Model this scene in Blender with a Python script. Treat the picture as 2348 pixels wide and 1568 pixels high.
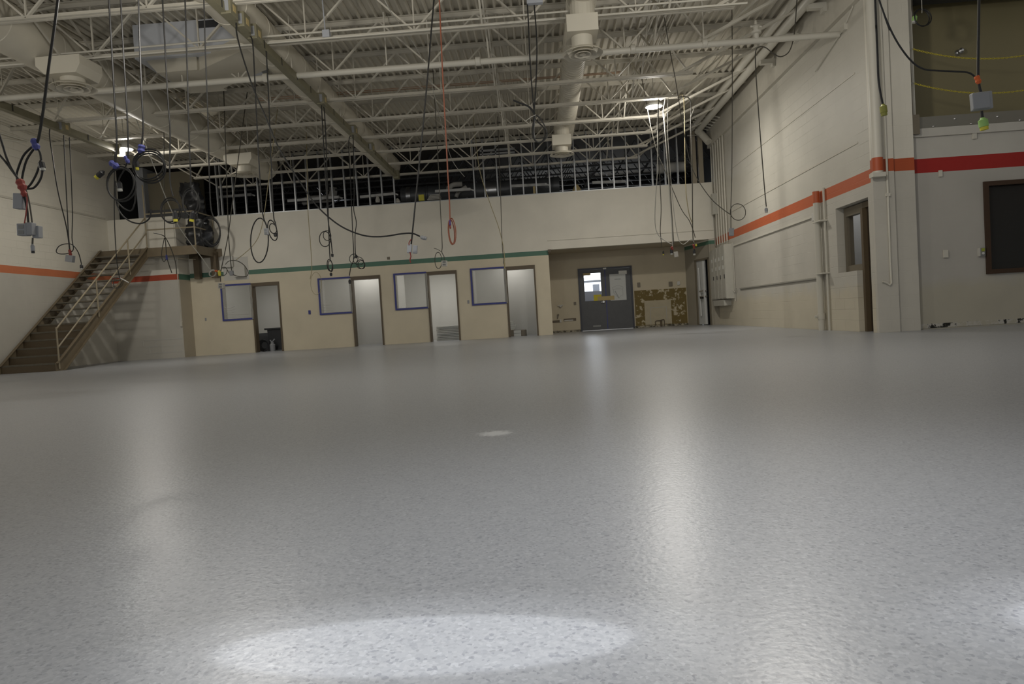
import bpy, math, random
from mathutils import Vector, Matrix
random.seed(7)
sc = bpy.context.scene
for o in list(bpy.data.objects):
    bpy.data.objects.remove(o)

# ------------------------------------------------------------------ camera
PW, PH, FPX, CAMZ = 2348, 1568, 1580.0, 0.645
YAW, PIT, ROL = -0.045510, -0.035930, -0.061336
_f = Vector((math.sin(YAW)*math.cos(PIT), math.cos(YAW)*math.cos(PIT), math.sin(PIT)))
_r = Vector((math.cos(YAW), -math.sin(YAW), 0))
_u = _r.cross(_f)
CR = math.cos(ROL)*_r + math.sin(ROL)*_u
CU = -math.sin(ROL)*_r + math.cos(ROL)*_u
CAM = Vector((0, 0, CAMZ))
cd = bpy.data.cameras.new('camera')
cd.sensor_width = 36.0
cd.lens = FPX*36.0/PW
cd.clip_start = 0.05
cd.clip_end = 200
cam = bpy.data.objects.new('camera', cd)
sc.collection.objects.link(cam)
M = Matrix.Identity(4)
for i in range(3):
    M[i][0] = CR[i]; M[i][1] = CU[i]; M[i][2] = -_f[i]; M[i][3] = CAM[i]
cam.matrix_world = M
sc.camera = cam

def ray(x, y):
    return CR*((x-PW/2)/FPX) + CU*((PH/2-y)/FPX) + _f
def onX(x, y, X):
    d = ray(x, y); return CAM + d*(X/d.x)
def onY(x, y, Y):
    d = ray(x, y); return CAM + d*(Y/d.y)
def onZ(x, y, Z):
    d = ray(x, y); return CAM + d*((Z-CAMZ)/d.z)
def pxm(Y):            # metres per photo pixel at depth Y
    return Y/FPX

# ------------------------------------------------------------------ world, lights, exposure
sc.view_settings.view_transform = 'Standard'
sc.view_settings.look = 'None'
sc.view_settings.gamma = 1.0
sc.view_settings.use_curve_mapping = False
sc.view_settings.exposure = 0.0
sc.cycles.use_denoising = True
sc.cycles.max_bounces = 7
sc.cycles.diffuse_bounces = 4
sc.cycles.glossy_bounces = 3
sc.cycles.transparent_max_bounces = 8
sc.cycles.sample_clamp_indirect = 4.0
w = bpy.data.worlds.new('world'); sc.world = w
w.use_nodes = True
bg = w.node_tree.nodes['Background']
bg.inputs['Color'].default_value = (0.93, 0.96, 1.0, 1)
bg.inputs['Strength'].default_value = 0.55

def light(name, kind, loc, energy, color, target=None, **kw):
    l = bpy.data.lights.new(name, kind)
    l.energy = energy; l.color = color
    for k, v in kw.items():
        setattr(l, k, v)
    o = bpy.data.objects.new(name, l)
    sc.collection.objects.link(o)
    o.location = loc
    if target is not None:
        o.rotation_euler = (Vector(target)-Vector(loc)).to_track_quat('-Z', 'Y').to_euler()
    return o
WARM = (1.0, 0.955, 0.87)
NEUT = (0.97, 0.98, 1.0)
LAMPS = [(2.95, 16.70, 5.42), (-10.15, 16.95, 5.42)]
for i, (x, y, z) in enumerate(LAMPS):
    light('high_bay_light', 'AREA', (x, y, z-0.03), (120, 105)[i], WARM, (x, y, 0), shape='DISK', size=0.34, spread=math.radians(180))
    light('high_bay_glow', 'POINT', (x, y, z-0.17), (75, 70)[i], WARM, shadow_soft_size=0.14)
# unseen fill lamps added to lift the ambient and the left wall
for i, (x, y, e) in enumerate([(-11.4, 5.6, 230), (-3.6, 7.8, 150), (2.6, 7.8, 185), (-2.6, -1.0, 45), (2.8, -1.0, 45)]):
    light('fill_light_near', 'POINT', (x, y, 3.0 if x < -8 else 4.4), e, WARM if y > 5 else NEUT, shadow_soft_size=0.16)
# two work lights aimed at the floor beside the camera
def floor_pool(loc, e, sx, sy, ang, blend, col):
    o = light('work_and_fill_pool', 'SPOT', loc, e, col, None, spot_size=math.radians(ang), spot_blend=blend, shadow_soft_size=0.01)
    o.rotation_euler = (0, 0, 0)
    o.scale = (sx, sy, 1)
    return o
for px_ in (-0.28, 1.30):
    floor_pool((px_, 1.355, 3.2), 182, 2.75, 0.82, 6.0, 0.30, NEUT)
    floor_pool((px_, 1.34, 3.2), 150, 2.4, 1.0, 11.0, 1.0, NEUT)
floor_pool((0.55, 1.5, 3.0), 190, 1.0, 1.0, 104.0, 1.0, NEUT)  # wide fill spot added to lift the foreground floor

# ------------------------------------------------------------------ materials
def nodes(m):
    return m.node_tree.nodes, m.node_tree.links
def mat(name, col, rough=0.6, metal=0.0, var=0.0, scale=6.0, spec=0.5, emit=None):
    m = bpy.data.materials.new(name); m.use_nodes = True
    N, L = nodes(m); b = N['Principled BSDF']
    b.inputs['Base Color'].default_value = (*col, 1)
    b.inputs['Roughness'].default_value = rough
    b.inputs['Metallic'].default_value = metal
    b.inputs['Specular IOR Level'].default_value = spec
    if var:
        g = N.new('ShaderNodeNewGeometry')
        n = N.new('ShaderNodeTexNoise'); n.inputs['Scale'].default_value = scale; n.inputs['Detail'].default_value = 4
        L.new(g.outputs['Position'], n.inputs['Vector'])
        r = N.new('ShaderNodeMapRange')
        r.inputs[1].default_value = 0.3; r.inputs[2].default_value = 0.7
        r.inputs[3].default_value = 1-var; r.inputs[4].default_value = 1+var
        L.new(n.outputs['Fac'], r.inputs[0])
        x = N.new('ShaderNodeMix'); x.data_type = 'RGBA'; x.blend_type = 'MULTIPLY'; x.inputs[0].default_value = 1
        x.inputs[6].default_value = (*col, 1)
        L.new(r.outputs[0], x.inputs[7]); L.new(x.outputs[2], b.inputs['Base Color'])
    if emit:
        b.inputs['Emission Color'].default_value = (*emit[0], 1)
        b.inputs['Emission Strength'].default_value = emit[1]
    return m

def wallmat(name, bands, axis, rough=0.55, block=0.40, var=0.05):
    """Painted block wall: bands = [(top_z, colour), ...] from the floor up; axis = the horizontal axis the courses run along."""
    m = bpy.data.materials.new(name); m.use_nodes = True
    N, L = nodes(m); b = N['Principled BSDF']
    b.inputs['Roughness'].default_value = rough
    g = N.new('ShaderNodeNewGeometry')
    s = N.new('ShaderNodeSeparateXYZ'); L.new(g.outputs['Position'], s.inputs[0])
    cur = None
    for i, (zt, col) in enumerate(bands):
        if cur is None:
            c = N.new('ShaderNodeRGB'); c.outputs[0].default_value = (*col, 1); cur = c.outputs[0]
        else:
            zb_ = bands[i-1][0]
            if zb_ == 0.78:      # ragged overlap of two paint coats
                t0 = N.new('ShaderNodeTexNoise'); t0.inputs['Scale'].default_value = 2.2; t0.inputs['Detail'].default_value = 4
                L.new(g.outputs['Position'], t0.inputs['Vector'])
                t1 = N.new('ShaderNodeMath'); t1.operation = 'MULTIPLY_ADD'; t1.inputs[1].default_value = 0.5
                L.new(t0.outputs['Fac'], t1.inputs[0]); L.new(s.outputs['Z'], t1.inputs[2])
                t = N.new('ShaderNodeMapRange'); t.inputs[1].default_value = zb_+0.13; t.inputs[2].default_value = zb_+0.38
                L.new(t1.outputs[0], t.inputs[0])
            else:
                t = N.new('ShaderNodeMath'); t.operation = 'GREATER_THAN'; t.inputs[1].default_value = zb_
                L.new(s.outputs['Z'], t.inputs[0])
            x = N.new('ShaderNodeMix'); x.data_type = 'RGBA'
            L.new(t.outputs[0], x.inputs[0]); L.new(cur, x.inputs[6]); x.inputs[7].default_value = (*col, 1)
            cur = x.outputs[2]
    n = N.new('ShaderNodeTexNoise'); n.inputs['Scale'].default_value = 1.3; n.inputs['Detail'].default_value = 6
    L.new(g.outputs['Position'], n.inputs['Vector'])
    r = N.new('ShaderNodeMapRange'); r.inputs[1].default_value = 0.3; r.inputs[2].default_value = 0.7
    r.inputs[3].default_value = 1-var; r.inputs[4].default_value = 1+var
    L.new(n.outputs['Fac'], r.inputs[0])
    x = N.new('ShaderNodeMix'); x.data_type = 'RGBA'; x.blend_type = 'MULTIPLY'; x.inputs[0].default_value = 1
    L.new(cur, x.inputs[6]); L.new(r.outputs[0], x.inputs[7]); L.new(x.outputs[2], b.inputs['Base Color'])
    if block:
        c = N.new('ShaderNodeCombineXYZ')
        L.new(s.outputs['X' if axis == 'X' else 'Y'], c.inputs['X']); L.new(s.outputs['Z'], c.inputs['Y'])
        k = N.new('ShaderNodeTexBrick'); k.offset = 0.5
        k.inputs['Scale'].default_value = 1.0
        k.inputs['Brick Width'].default_value = 0.4064; k.inputs['Row Height'].default_value = 0.2032
        k.inputs['Mortar Size'].default_value = 0.006; k.inputs['Mortar Smooth'].default_value = 0.6
        L.new(c.outputs[0], k.inputs['Vector'])
        n2 = N.new('ShaderNodeTexNoise'); n2.inputs['Scale'].default_value = 0.6; n2.inputs['Detail'].default_value = 3
        L.new(g.outputs['Position'], n2.inputs['Vector'])
        r2 = N.new('ShaderNodeMapRange'); r2.inputs[1].default_value = 0.35; r2.inputs[2].default_value = 0.7
        r2.inputs[3].default_value = 0.05; r2.inputs[4].default_value = block*2
        L.new(n2.outputs['Fac'], r2.inputs[0])
        u = N.new('ShaderNodeBump'); u.invert = True
        u.inputs['Distance'].default_value = 0.012
        L.new(r2.outputs[0], u.inputs['Strength'])
        L.new(k.outputs['Fac'], u.inputs['Height'])
        L.new(u.outputs[0], b.inputs['Normal'])
    return m

CREAM = (0.73, 0.695, 0.605)
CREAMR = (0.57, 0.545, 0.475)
LOWGREY = (0.54, 0.515, 0.455)
BEIGE = (0.67, 0.60, 0.455)
GREEN = (0.085, 0.185, 0.13)
ORANGE = (0.50, 0.115, 0.04)
RED = (0.36, 0.05, 0.025)
m_wb = wallmat('painted block beige and green', [(2.57, BEIGE), (2.72, GREEN), (9, CREAM)], 'X', block=0.07)
m_wl = wallmat('painted block orange stripe left', [(0.0, LOWGREY), (2.58, LOWGREY), (2.78, (0.58, 0.19, 0.085)), (9, CREAM)], 'Y')
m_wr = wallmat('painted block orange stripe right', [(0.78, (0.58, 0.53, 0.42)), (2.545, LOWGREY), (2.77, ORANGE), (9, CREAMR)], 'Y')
m_ws = wallmat('painted block red stripe', [(2.50, LOWGREY), (2.68, (0.42, 0.075, 0.035)), (9, CREAM)], 'X', block=0.12)
m_wg = wallmat('painted wall green stripe return', [(2.50, (0.46, 0.41, 0.32)), (2.68, GREEN), (9, CREAM)], 'Y', block=0.05)
m_wp = wallmat('painted pier', [(2.70, LOWGREY), (2.91, (0.45, 0.085, 0.025)), (9, CREAM)], 'X', block=0.16)
m_wf = wallmat('painted wall facing hall', [(0.78, (0.46, 0.43, 0.35)), (2.66, (0.46, 0.44, 0.40)), (2.90, (0.36, 0.014, 0.010)), (9, (0.55, 0.53, 0.48))], 'X', block=0.06)
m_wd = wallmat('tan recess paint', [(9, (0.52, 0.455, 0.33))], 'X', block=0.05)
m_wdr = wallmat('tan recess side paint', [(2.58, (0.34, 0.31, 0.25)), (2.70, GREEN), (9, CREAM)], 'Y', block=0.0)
m_deck = mat('painted metal deck', (0.56, 0.525, 0.44), 0.6, var=0.06, scale=1.5)
m_steel = mat('painted steel', (0.56, 0.53, 0.455), 0.5, var=0.05)
m_pipe = mat('painted pipe', (0.60, 0.575, 0.50), 0.45)
m_duct = mat('painted duct', (0.58, 0.545, 0.455), 0.5, var=0.04, scale=2)
m_rtu = mat('bluish lit unit casing', (0.58, 0.60, 0.64), 0.5)  # the bluish light on the box is put into this tint
m_bus = mat('olive busway', (0.20, 0.185, 0.12), 0.5, var=0.08)
m_busd = mat('dark busway seam', (0.03, 0.03, 0.025), 0.5)
m_galv = mat('galvanized stud', (0.42, 0.43, 0.44), 0.42, metal=0.6)
m_dark = mat('dark shadowed metal', (0.035, 0.037, 0.04), 0.6, metal=0.0)  # dark tone also carries the shade of void joists and the door gap
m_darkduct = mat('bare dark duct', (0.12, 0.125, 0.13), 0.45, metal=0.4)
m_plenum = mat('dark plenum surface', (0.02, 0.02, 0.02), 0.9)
m_silver = mat('foil', (0.6, 0.6, 0.6), 0.3, metal=0.9)
m_white = mat('white enamel', (0.62, 0.62, 0.60), 0.5)
m_insul = mat('pipe insulation', (0.42, 0.41, 0.38), 0.8)
m_brown = mat('brown painted steel', (0.165, 0.13, 0.082), 0.45, var=0.08)
m_tread = mat('dark steel tread', (0.13, 0.115, 0.085), 0.5, var=0.15, scale=12)
m_rail = mat('tan painted rail', (0.30, 0.255, 0.175), 0.4)
m_cord = mat('black rubber cord', (0.010, 0.010, 0.010), 0.5)
m_cordg = mat('grey brown cord', (0.06, 0.055, 0.042), 0.55)
m_cordt = mat('tan wire', (0.34, 0.29, 0.16), 0.6)
m_cordw = mat('white wire', (0.42, 0.41, 0.37), 0.5)
m_cordo = mat('orange cord', (0.27, 0.085, 0.045), 0.5)
m_yel = mat('yellow plug face', (0.62, 0.56, 0.05), 0.5)
m_ygr = mat('yellow green plug shell', (0.30, 0.30, 0.06), 0.5)
m_grn = mat('green marker tape', (0.30, 0.52, 0.16), 0.6)
m_blk = mat('black plug shell', (0.02, 0.02, 0.022), 0.45)
m_clear = mat('clear plug tip', (0.45, 0.45, 0.42), 0.3)
m_blue = mat('blue painters tape', (0.06, 0.068, 0.25), 0.7)
m_purp = mat('purple tape', (0.10, 0.05, 0.20), 0.6)
m_red = mat('red tape', (0.26, 0.045, 0.035), 0.6)
m_otape = mat('orange red tape', (0.65, 0.13, 0.03), 0.6)
m_gbox = mat('grey plastic box', (0.30, 0.31, 0.33), 0.5)
m_gboxl = mat('light grey plastic box', (0.40, 0.42, 0.46), 0.5)
m_face = mat('outlet face', (0.22, 0.225, 0.22), 0.5)
m_frame = mat('bronze door frame', (0.115, 0.085, 0.05), 0.45)
m_frameg = mat('grey bronze frame', (0.17, 0.145, 0.105), 0.45)
m_bframe = mat('dark brown window frame', (0.05, 0.025, 0.012), 0.4)
m_ddoor = mat('charcoal door', (0.085, 0.087, 0.092), 0.5, var=0.06)
m_ddf = mat('charcoal door frame', (0.042, 0.045, 0.06), 0.45)
m_room = mat('white office wall', (0.66, 0.655, 0.63), 0.7)
m_roomf = mat('office floor', (0.40, 0.40, 0.39), 0.4)
m_doorg = mat('pale grey door', (0.52, 0.53, 0.52), 0.5)
m_paper = mat('paper', (0.56, 0.57, 0.55), 0.8)
m_ink = mat('grey ink', (0.28, 0.29, 0.28), 0.8)
m_inkl = mat('pale grey ink', (0.36, 0.37, 0.36), 0.8)
m_note = mat('yellow note', (0.60, 0.50, 0.04), 0.8)
m_mask = mat('tan masking tape', (0.46, 0.36, 0.17), 0.7)
m_panel = mat('grey cabinet paint', (0.47, 0.455, 0.40), 0.45, var=0.03)
m_label = mat('white label', (0.68, 0.68, 0.64), 0.6)
m_bag = mat('black plastic sheet', (0.022, 0.023, 0.026), 0.28)
m_olive = mat('olive tan wall', (0.26, 0.225, 0.12), 0.5)
m_kick = mat('bare metal toe plate', (0.25, 0.24, 0.21), 0.35, metal=0.5)
m_chain = mat('yellow plastic chain', (0.60, 0.50, 0.05), 0.5)
m_plast = mat('plaster patch', (0.56, 0.545, 0.50), 0.7)
m_ply = mat('bare tan patch', (0.44, 0.385, 0.27), 0.7, var=0.05)
m_out = mat('pale building cladding', (0.70, 0.72, 0.75), 0.7)
m_outd = mat('dark window glass', (0.06, 0.065, 0.075), 0.3)
m_asph = mat('asphalt', (0.20, 0.20, 0.20), 0.9)
m_bin = mat('black bin plastic', (0.018, 0.02, 0.024), 0.5)
m_tub = mat('smoky plastic tub', (0.10, 0.11, 0.13), 0.4)
m_lamp = mat('lit lamp lens', (0.9, 0.9, 0.9), 0.4, emit=((1.0, 0.98, 0.97), 3.0))
m_plaster = mat('mineral wool', (0.34, 0.33, 0.30), 0.9)

def glassmat(name, col, alpha):
    m = bpy.data.materials.new(name); m.use_nodes = True
    N, L = nodes(m); N.remove(N['Principled BSDF']); out = N['Material Output']
    t = N.new('ShaderNodeBsdfTransparent'); p = N.new('ShaderNodeBsdfPrincipled')
    p.inputs['Base Color'].default_value = (*col, 1); p.inputs['Roughness'].default_value = 0.25
    x = N.new('ShaderNodeMixShader'); x.inputs[0].default_value = alpha
    L.new(t.outputs[0], x.inputs[1]); L.new(p.outputs[0], x.inputs[2]); L.new(x.outputs[0], out.inputs['Surface'])
    return m
m_film = glassmat('clear plastic film', (0.58, 0.58, 0.54), 0.34)
m_crease = glassmat('film crease', (0.62, 0.61, 0.56), 0.42)
m_glass = glassmat('window glass', (0.03, 0.03, 0.03), 0.10)
m_dglass = glassmat('dim window glass', (0.035, 0.036, 0.036), 0.55)

def floormat():
    m = bpy.data.materials.new('grey flake epoxy'); m.use_nodes = True
    N, L = nodes(m); b = N['Principled BSDF']
    g = N.new('ShaderNodeNewGeometry')
    def vor(scale, seed):
        mp = N.new('ShaderNodeMapping'); mp.inputs['Location'].default_value = (seed, seed*1.7, 0)
        L.new(g.outputs['Position'], mp.inputs['Vector'])
        # wobble so that flakes are ragged
        nz = N.new('ShaderNodeTexNoise'); nz.inputs['Scale'].default_value = 260; nz.inputs['Detail'].default_value = 1
        L.new(g.outputs['Position'], nz.inputs['Vector'])
        md = N.new('ShaderNodeVectorMath'); md.operation = 'MULTIPLY_ADD'
        L.new(nz.outputs['Color'], md.inputs[0]); md.inputs[1].default_value = (0.004, 0.004, 0); L.new(mp.outputs[0], md.inputs[2])
        v = N.new('ShaderNodeTexVoronoi'); v.inputs['Scale'].default_value = scale
        L.new(md.outputs[0], v.inputs['Vector'])
        return v
    v = vor(125, 3.1)
    h = N.new('ShaderNodeSeparateColor'); L.new(v.outputs['Color'], h.inputs[0])
    cr = N.new('ShaderNodeValToRGB'); cr.color_ramp.interpolation = 'CONSTANT'
    e = cr.color_ramp.elements
    cols = [(0.0, (0.27, 0.282, 0.31)), (0.035, (0.315, 0.328, 0.355)), (0.12, (0.345, 0.358, 0.383)), (0.36, (0.375, 0.388, 0.413)), (0.78, (0.405, 0.418, 0.44)), (0.95, (0.435, 0.45, 0.475))]
    e[0].position = 0; e[0].color = (*cols[0][1], 1)
    e[1].position = cols[1][0]; e[1].color = (*cols[1][1], 1)
    for p, c in cols[2:]:
        q = e.new(p); q.color = (*c, 1)
    L.new(h.outputs[0], cr.inputs[0])
    # scattered dark flakes
    v2 = vor(62, 9.4)
    t1 = N.new('ShaderNodeMath'); t1.operation = 'LESS_THAN'; t1.inputs[1].default_value = 0.26; L.new(v2.outputs['Distance'], t1.inputs[0])
    s2 = N.new('ShaderNodeSeparateColor'); L.new(v2.outputs['Color'], s2.inputs[0])
    t2 = N.new('ShaderNodeMath'); t2.operation = 'LESS_THAN'; t2.inputs[1].default_value = 0.42; L.new(s2.outputs[1], t2.inputs[0])
    t3 = N.new('ShaderNodeMath'); t3.operation = 'MULTIPLY'; L.new(t1.outputs[0], t3.inputs[0]); L.new(t2.outputs[0], t3.inputs[1])
    t4 = N.new('ShaderNodeMath'); t4.operation = 'MULTIPLY'; t4.inputs[1].default_value = 0.42; L.new(t3.outputs[0], t4.inputs[0])
    x = N.new('ShaderNodeMix'); x.data_type = 'RGBA'
    L.new(t4.outputs[0], x.inputs[0]); L.new(cr.outputs[0], x.inputs[6]); x.inputs[7].default_value = (0.17, 0.175, 0.195, 1)
    # pale glint painted into the floor colour about four metres out
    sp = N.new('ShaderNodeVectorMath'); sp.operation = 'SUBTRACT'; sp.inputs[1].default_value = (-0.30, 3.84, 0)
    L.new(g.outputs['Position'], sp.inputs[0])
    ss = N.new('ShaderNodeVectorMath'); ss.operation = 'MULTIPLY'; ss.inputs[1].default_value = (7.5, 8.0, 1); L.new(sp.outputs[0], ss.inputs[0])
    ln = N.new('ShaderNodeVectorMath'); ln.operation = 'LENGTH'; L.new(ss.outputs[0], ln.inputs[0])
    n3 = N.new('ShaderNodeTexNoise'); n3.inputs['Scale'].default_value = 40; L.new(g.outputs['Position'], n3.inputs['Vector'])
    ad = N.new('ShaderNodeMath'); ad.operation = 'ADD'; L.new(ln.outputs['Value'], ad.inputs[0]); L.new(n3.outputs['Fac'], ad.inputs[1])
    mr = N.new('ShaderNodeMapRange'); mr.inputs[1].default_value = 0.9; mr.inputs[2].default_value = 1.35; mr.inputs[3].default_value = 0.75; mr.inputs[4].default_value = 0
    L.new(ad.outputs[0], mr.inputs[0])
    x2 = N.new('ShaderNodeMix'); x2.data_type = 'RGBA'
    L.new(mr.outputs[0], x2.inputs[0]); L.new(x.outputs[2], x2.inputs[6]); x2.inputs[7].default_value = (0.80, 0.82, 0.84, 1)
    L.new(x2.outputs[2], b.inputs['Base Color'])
    b.inputs['Roughness'].default_value = 0.32
    b.inputs['Specular IOR Level'].default_value = 0.55
    nb = N.new('ShaderNodeTexNoise'); nb.inputs['Scale'].default_value = 55; nb.inputs['Detail'].default_value = 2
    L.new(g.outputs['Position'], nb.inputs['Vector'])
    bu = N.new('ShaderNodeBump'); bu.inputs['Strength'].default_value = 0.20; bu.inputs['Distance'].default_value = 0.004
    L.new(nb.outputs['Fac'], bu.inputs['Height']); L.new(bu.outputs[0], b.inputs['Normal'])
    return m
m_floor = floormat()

def patchmat(name, c1, c2, scale, lo, hi, c3=None):
    m = bpy.data.materials.new(name); m.use_nodes = True
    N, L = nodes(m); b = N['Principled BSDF']; b.inputs['Roughness'].default_value = 0.8
    g = N.new('ShaderNodeNewGeometry')
    n = N.new('ShaderNodeTexNoise'); n.inputs['Scale'].default_value = scale; n.inputs['Detail'].default_value = 5; n.inputs['Roughness'].default_value = 0.65
    L.new(g.outputs['Position'], n.inputs['Vector'])
    cr = N.new('ShaderNodeValToRGB'); e = cr.color_ramp.elements
    e[0].position = lo; e[0].color = (*c1, 1); e[1].position = hi; e[1].color = (*c2, 1)
    if c3:
        q = e.new(min(0.99, hi+0.12)); q.color = (*c3, 1)
    L.new(n.outputs['Fac'], cr.inputs[0]); L.new(cr.outputs[0], b.inputs['Base Color'])
    return m
m_peel = patchmat('peeled paint over glue', (0.16, 0.115, 0.035), (0.50, 0.44, 0.31), 7, 0.54, 0.60)
m_scrape = patchmat('scraped base glue', (0.015, 0.014, 0.01), (0.52, 0.50, 0.46), 8, 0.445, 0.50, (0.44, 0.41, 0.33))
m_dirt = patchmat('dirty floor joint', (0.05, 0.045, 0.03), (0.40, 0.36, 0.27), 14, 0.40, 0.60)

# ------------------------------------------------------------------ mesh helpers
WL = {}
class MB:
    def __init__(s): s.v = []; s.f = []
    def add(s, vs, fs):
        k = len(s.v); s.v += [Vector(p) for p in vs]; s.f += [tuple(i+k for i in f) for f in fs]; return s
    def box(s, x0, x1, y0, y1, z0, z1):
        x0, x1 = min(x0, x1), max(x0, x1); y0, y1 = min(y0, y1), max(y0, y1); z0, z1 = min(z0, z1), max(z0, z1)
        return s.add([(x0,y0,z0),(x1,y0,z0),(x1,y1,z0),(x0,y1,z0),(x0,y0,z1),(x1,y0,z1),(x1,y1,z1),(x0,y1,z1)],
                     [(0,3,2,1),(4,5,6,7),(0,1,5,4),(1,2,6,5),(2,3,7,6),(3,0,4,7)])
    def bar(s, p, q, w, h, up=(0, 0, 1)):
        p, q = Vector(p), Vector(q); d = (q-p).normalized(); a = d.cross(Vector(up))
        if a.length < 1e-4: a = d.cross(Vector((1, 0, 0)))
        a.normalize(); b = a.cross(d)
        a = a*w/2; b = b*h/2
        return s.add([p-a-b, p+a-b, p+a+b, p-a+b, q-a-b, q+a-b, q+a+b, q-a+b],
                     [(0,1,2,3),(7,6,5,4),(4,5,1,0),(5,6,2,1),(6,7,3,2),(7,4,0,3)])
    def tube(s, pts, r, n=6, closed=False):
        P = [Vector(p) for p in pts]; m = len(P); vs = []; fs = []
        ref = None
        for i in range(m):
            a = P[(i-1) % m] if (closed or i > 0) else P[i]
            b = P[(i+1) % m] if (closed or i < m-1) else P[i]
            t = b-a
            if t.length < 1e-9: t = Vector((0, 0, 1))
            t.normalize()
            if ref is None:
                ref = t.cross(Vector((0.31, 0.9, 0.2)))
                if ref.length < 1e-3: ref = t.cross(Vector((1, 0, 0)))
            ref = (ref - t*ref.dot(t))
            if ref.length < 1e-5: ref = t.cross(Vector((0.2, 0.5, 0.9)))
            ref.normalize(); c = t.cross(ref)
            for k in range(n):
                th = 2*math.pi*k/n
                vs.append(P[i] + r*(math.cos(th)*ref + math.sin(th)*c))
        for i in range(m if closed else m-1):
            j = (i+1) % m
            for k in range(n):
                l = (k+1) % n
                fs.append((i*n+k, i*n+l, j*n+l, j*n+k))
        if not closed:
            fs.append(tuple(range(n))[::-1]); fs.append(tuple((m-1)*n+k for k in range(n)))
        return s.add(vs, fs)
    def cyl(s, p, q, r, n=12): return s.tube([p, q], r, n)
    def lathe(s, c, axis, prof, n=24, cap=True):
        """prof = [(distance along axis, radius)]"""
        ax = Vector(axis).normalized(); a = ax.cross(Vector((0.3, 0.2, 0.93)))
        if a.length < 0.1: a = ax.cross(Vector((1, 0, 0)))
        a.normalize(); b = ax.cross(a); c = Vector(c); vs = []; fs = []
        for t, r in prof:
            for k in range(n):
                th = 2*math.pi*k/n
                vs.append(c + ax*t + r*(math.cos(th)*a + math.sin(th)*b))
        for i in range(len(prof)-1):
            for k in range(n):
                l = (k+1) % n; fs.append((i*n+k, i*n+l, (i+1)*n+l, (i+1)*n+k))
        if cap:
            fs.append(tuple(range(n))[::-1]); fs.append(tuple((len(prof)-1)*n+k for k in range(n)))
        return s.add(vs, fs)
    def prism(s, poly, off):
        off = Vector(off); n = len(poly); P = [Vector(p) for p in poly]
        return s.add(P + [p+off for p in P], [tuple(range(n))[::-1], tuple(range(n, 2*n))] + [(i, (i+1) % n, n+(i+1) % n, n+i) for i in range(n)])
    def build(s, name, m, parent=None, smooth=False, bevel=0.0):
        org = WL[parent.name] if parent is not None else Vector((0, 0, 0))
        me = bpy.data.meshes.new(name)
        me.from_pydata([tuple(p-org) for p in s.v], [], s.f)
        import bmesh
        b = bmesh.new(); b.from_mesh(me); bmesh.ops.recalc_face_normals(b, faces=b.faces); b.to_mesh(me); b.free()
        me.materials.append(m)
        if smooth:
            me.polygons.foreach_set('use_smooth', [True]*len(me.polygons))
            try: me.set_sharp_from_angle(angle=math.radians(38))
            except Exception: pass
        me.update()
        o = bpy.data.objects.new(name, me); sc.collection.objects.link(o)
        if parent is not None: o.parent = parent
        WL[o.name] = org
        if bevel:
            bv = o.modifiers.new('bevel', 'BEVEL'); bv.width = bevel; bv.segments = 2; bv.limit_method = 'ANGLE'
        return o
def tag(o, label=None, cat=None, group=None, kind=None):
    if label: o['label'] = label
    if cat: o['category'] = cat
    if group: o['group'] = group
    if kind: o['kind'] = kind
    return o
def thing(name, loc, label, cat, group=None, kind=None):
    o = bpy.data.objects.new(name, None); sc.collection.objects.link(o)
    o.location = loc; o.empty_display_size = 0.1
    WL[o.name] = Vector(loc)
    return tag(o, label, cat, group, kind)
def struct(name, mb, m, label, cat='structure', parent=None, smooth=False):
    o = mb.build(name, m, parent, smooth)
    if parent is None: tag(o, label, cat, None, 'structure')
    return o
def dup(root, loc):
    r = root.copy(); sc.collection.objects.link(r); r.location = loc; WL[r.name] = Vector(loc)
    for ch in list(root.children):
        c = ch.copy(); sc.collection.objects.link(c); c.parent = r
        for g in list(ch.children):
            d = g.copy(); sc.collection.objects.link(d); d.parent = c
    return r
def wall_cells(a0, a1, z0, z1, holes):
    xs = sorted({a0, a1, *[h[0] for h in holes], *[h[1] for h in holes]}); xs = [x for x in xs if a0 <= x <= a1]
    zs = sorted({z0, z1, *[h[2] for h in holes], *[h[3] for h in holes]}); zs = [z for z in zs if z0 <= z <= z1]
    out = []
    for i in range(len(xs)-1):
        run = None
        for j in range(len(zs)-1):
            cx, cz = (xs[i]+xs[i+1])/2, (zs[j]+zs[j+1])/2
            if any(h[0] < cx < h[1] and h[2] < cz < h[3] for h in holes):
                if run: out.append(run); run = None
            else:
                run = (xs[i], xs[i+1], run[2] if run else zs[j], zs[j+1])
        if run: out.append(run)
    return out
def smooth_path(pts, k=5):
    P = [Vector(p) for p in pts]
    if len(P) < 3: return P
    out = []
    for i in range(len(P)-1):
        a = P[max(i-1, 0)]; b = P[i]; c = P[i+1]; d = P[min(i+2, len(P)-1)]
        for j in range(k):
            t = j/k
            out.append(0.5*((2*b) + (c-a)*t + (2*a-5*b+4*c-d)*t*t + (3*b-a-3*c+d)*t**3))
    out.append(P[-1]); return out
ORD = 'first second third fourth fifth sixth seventh eighth ninth tenth eleventh twelfth thirteenth fourteenth fifteenth sixteenth seventeenth eighteenth nineteenth twentieth'.split()
for t in 'twenty', 'thirty':
    ORD += [t+'-'+n for n in ORD[:9]] + (['thirtieth'] if t == 'twenty' else ['fortieth'])
def nth(i): return ORD[i]

# ------------------------------------------------------------------ setting
XL, XR, YB, YR = -13.7, 5.68, 22.3, 24.2
ZD, ZT, ZB = 6.44, 6.44, 5.47
struct('floor', MB().box(-14.2, 11.5, -9, 24.4, -0.2, 0), m_floor, 'grey speckled glossy epoxy floor of the hall', 'floor')
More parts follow.
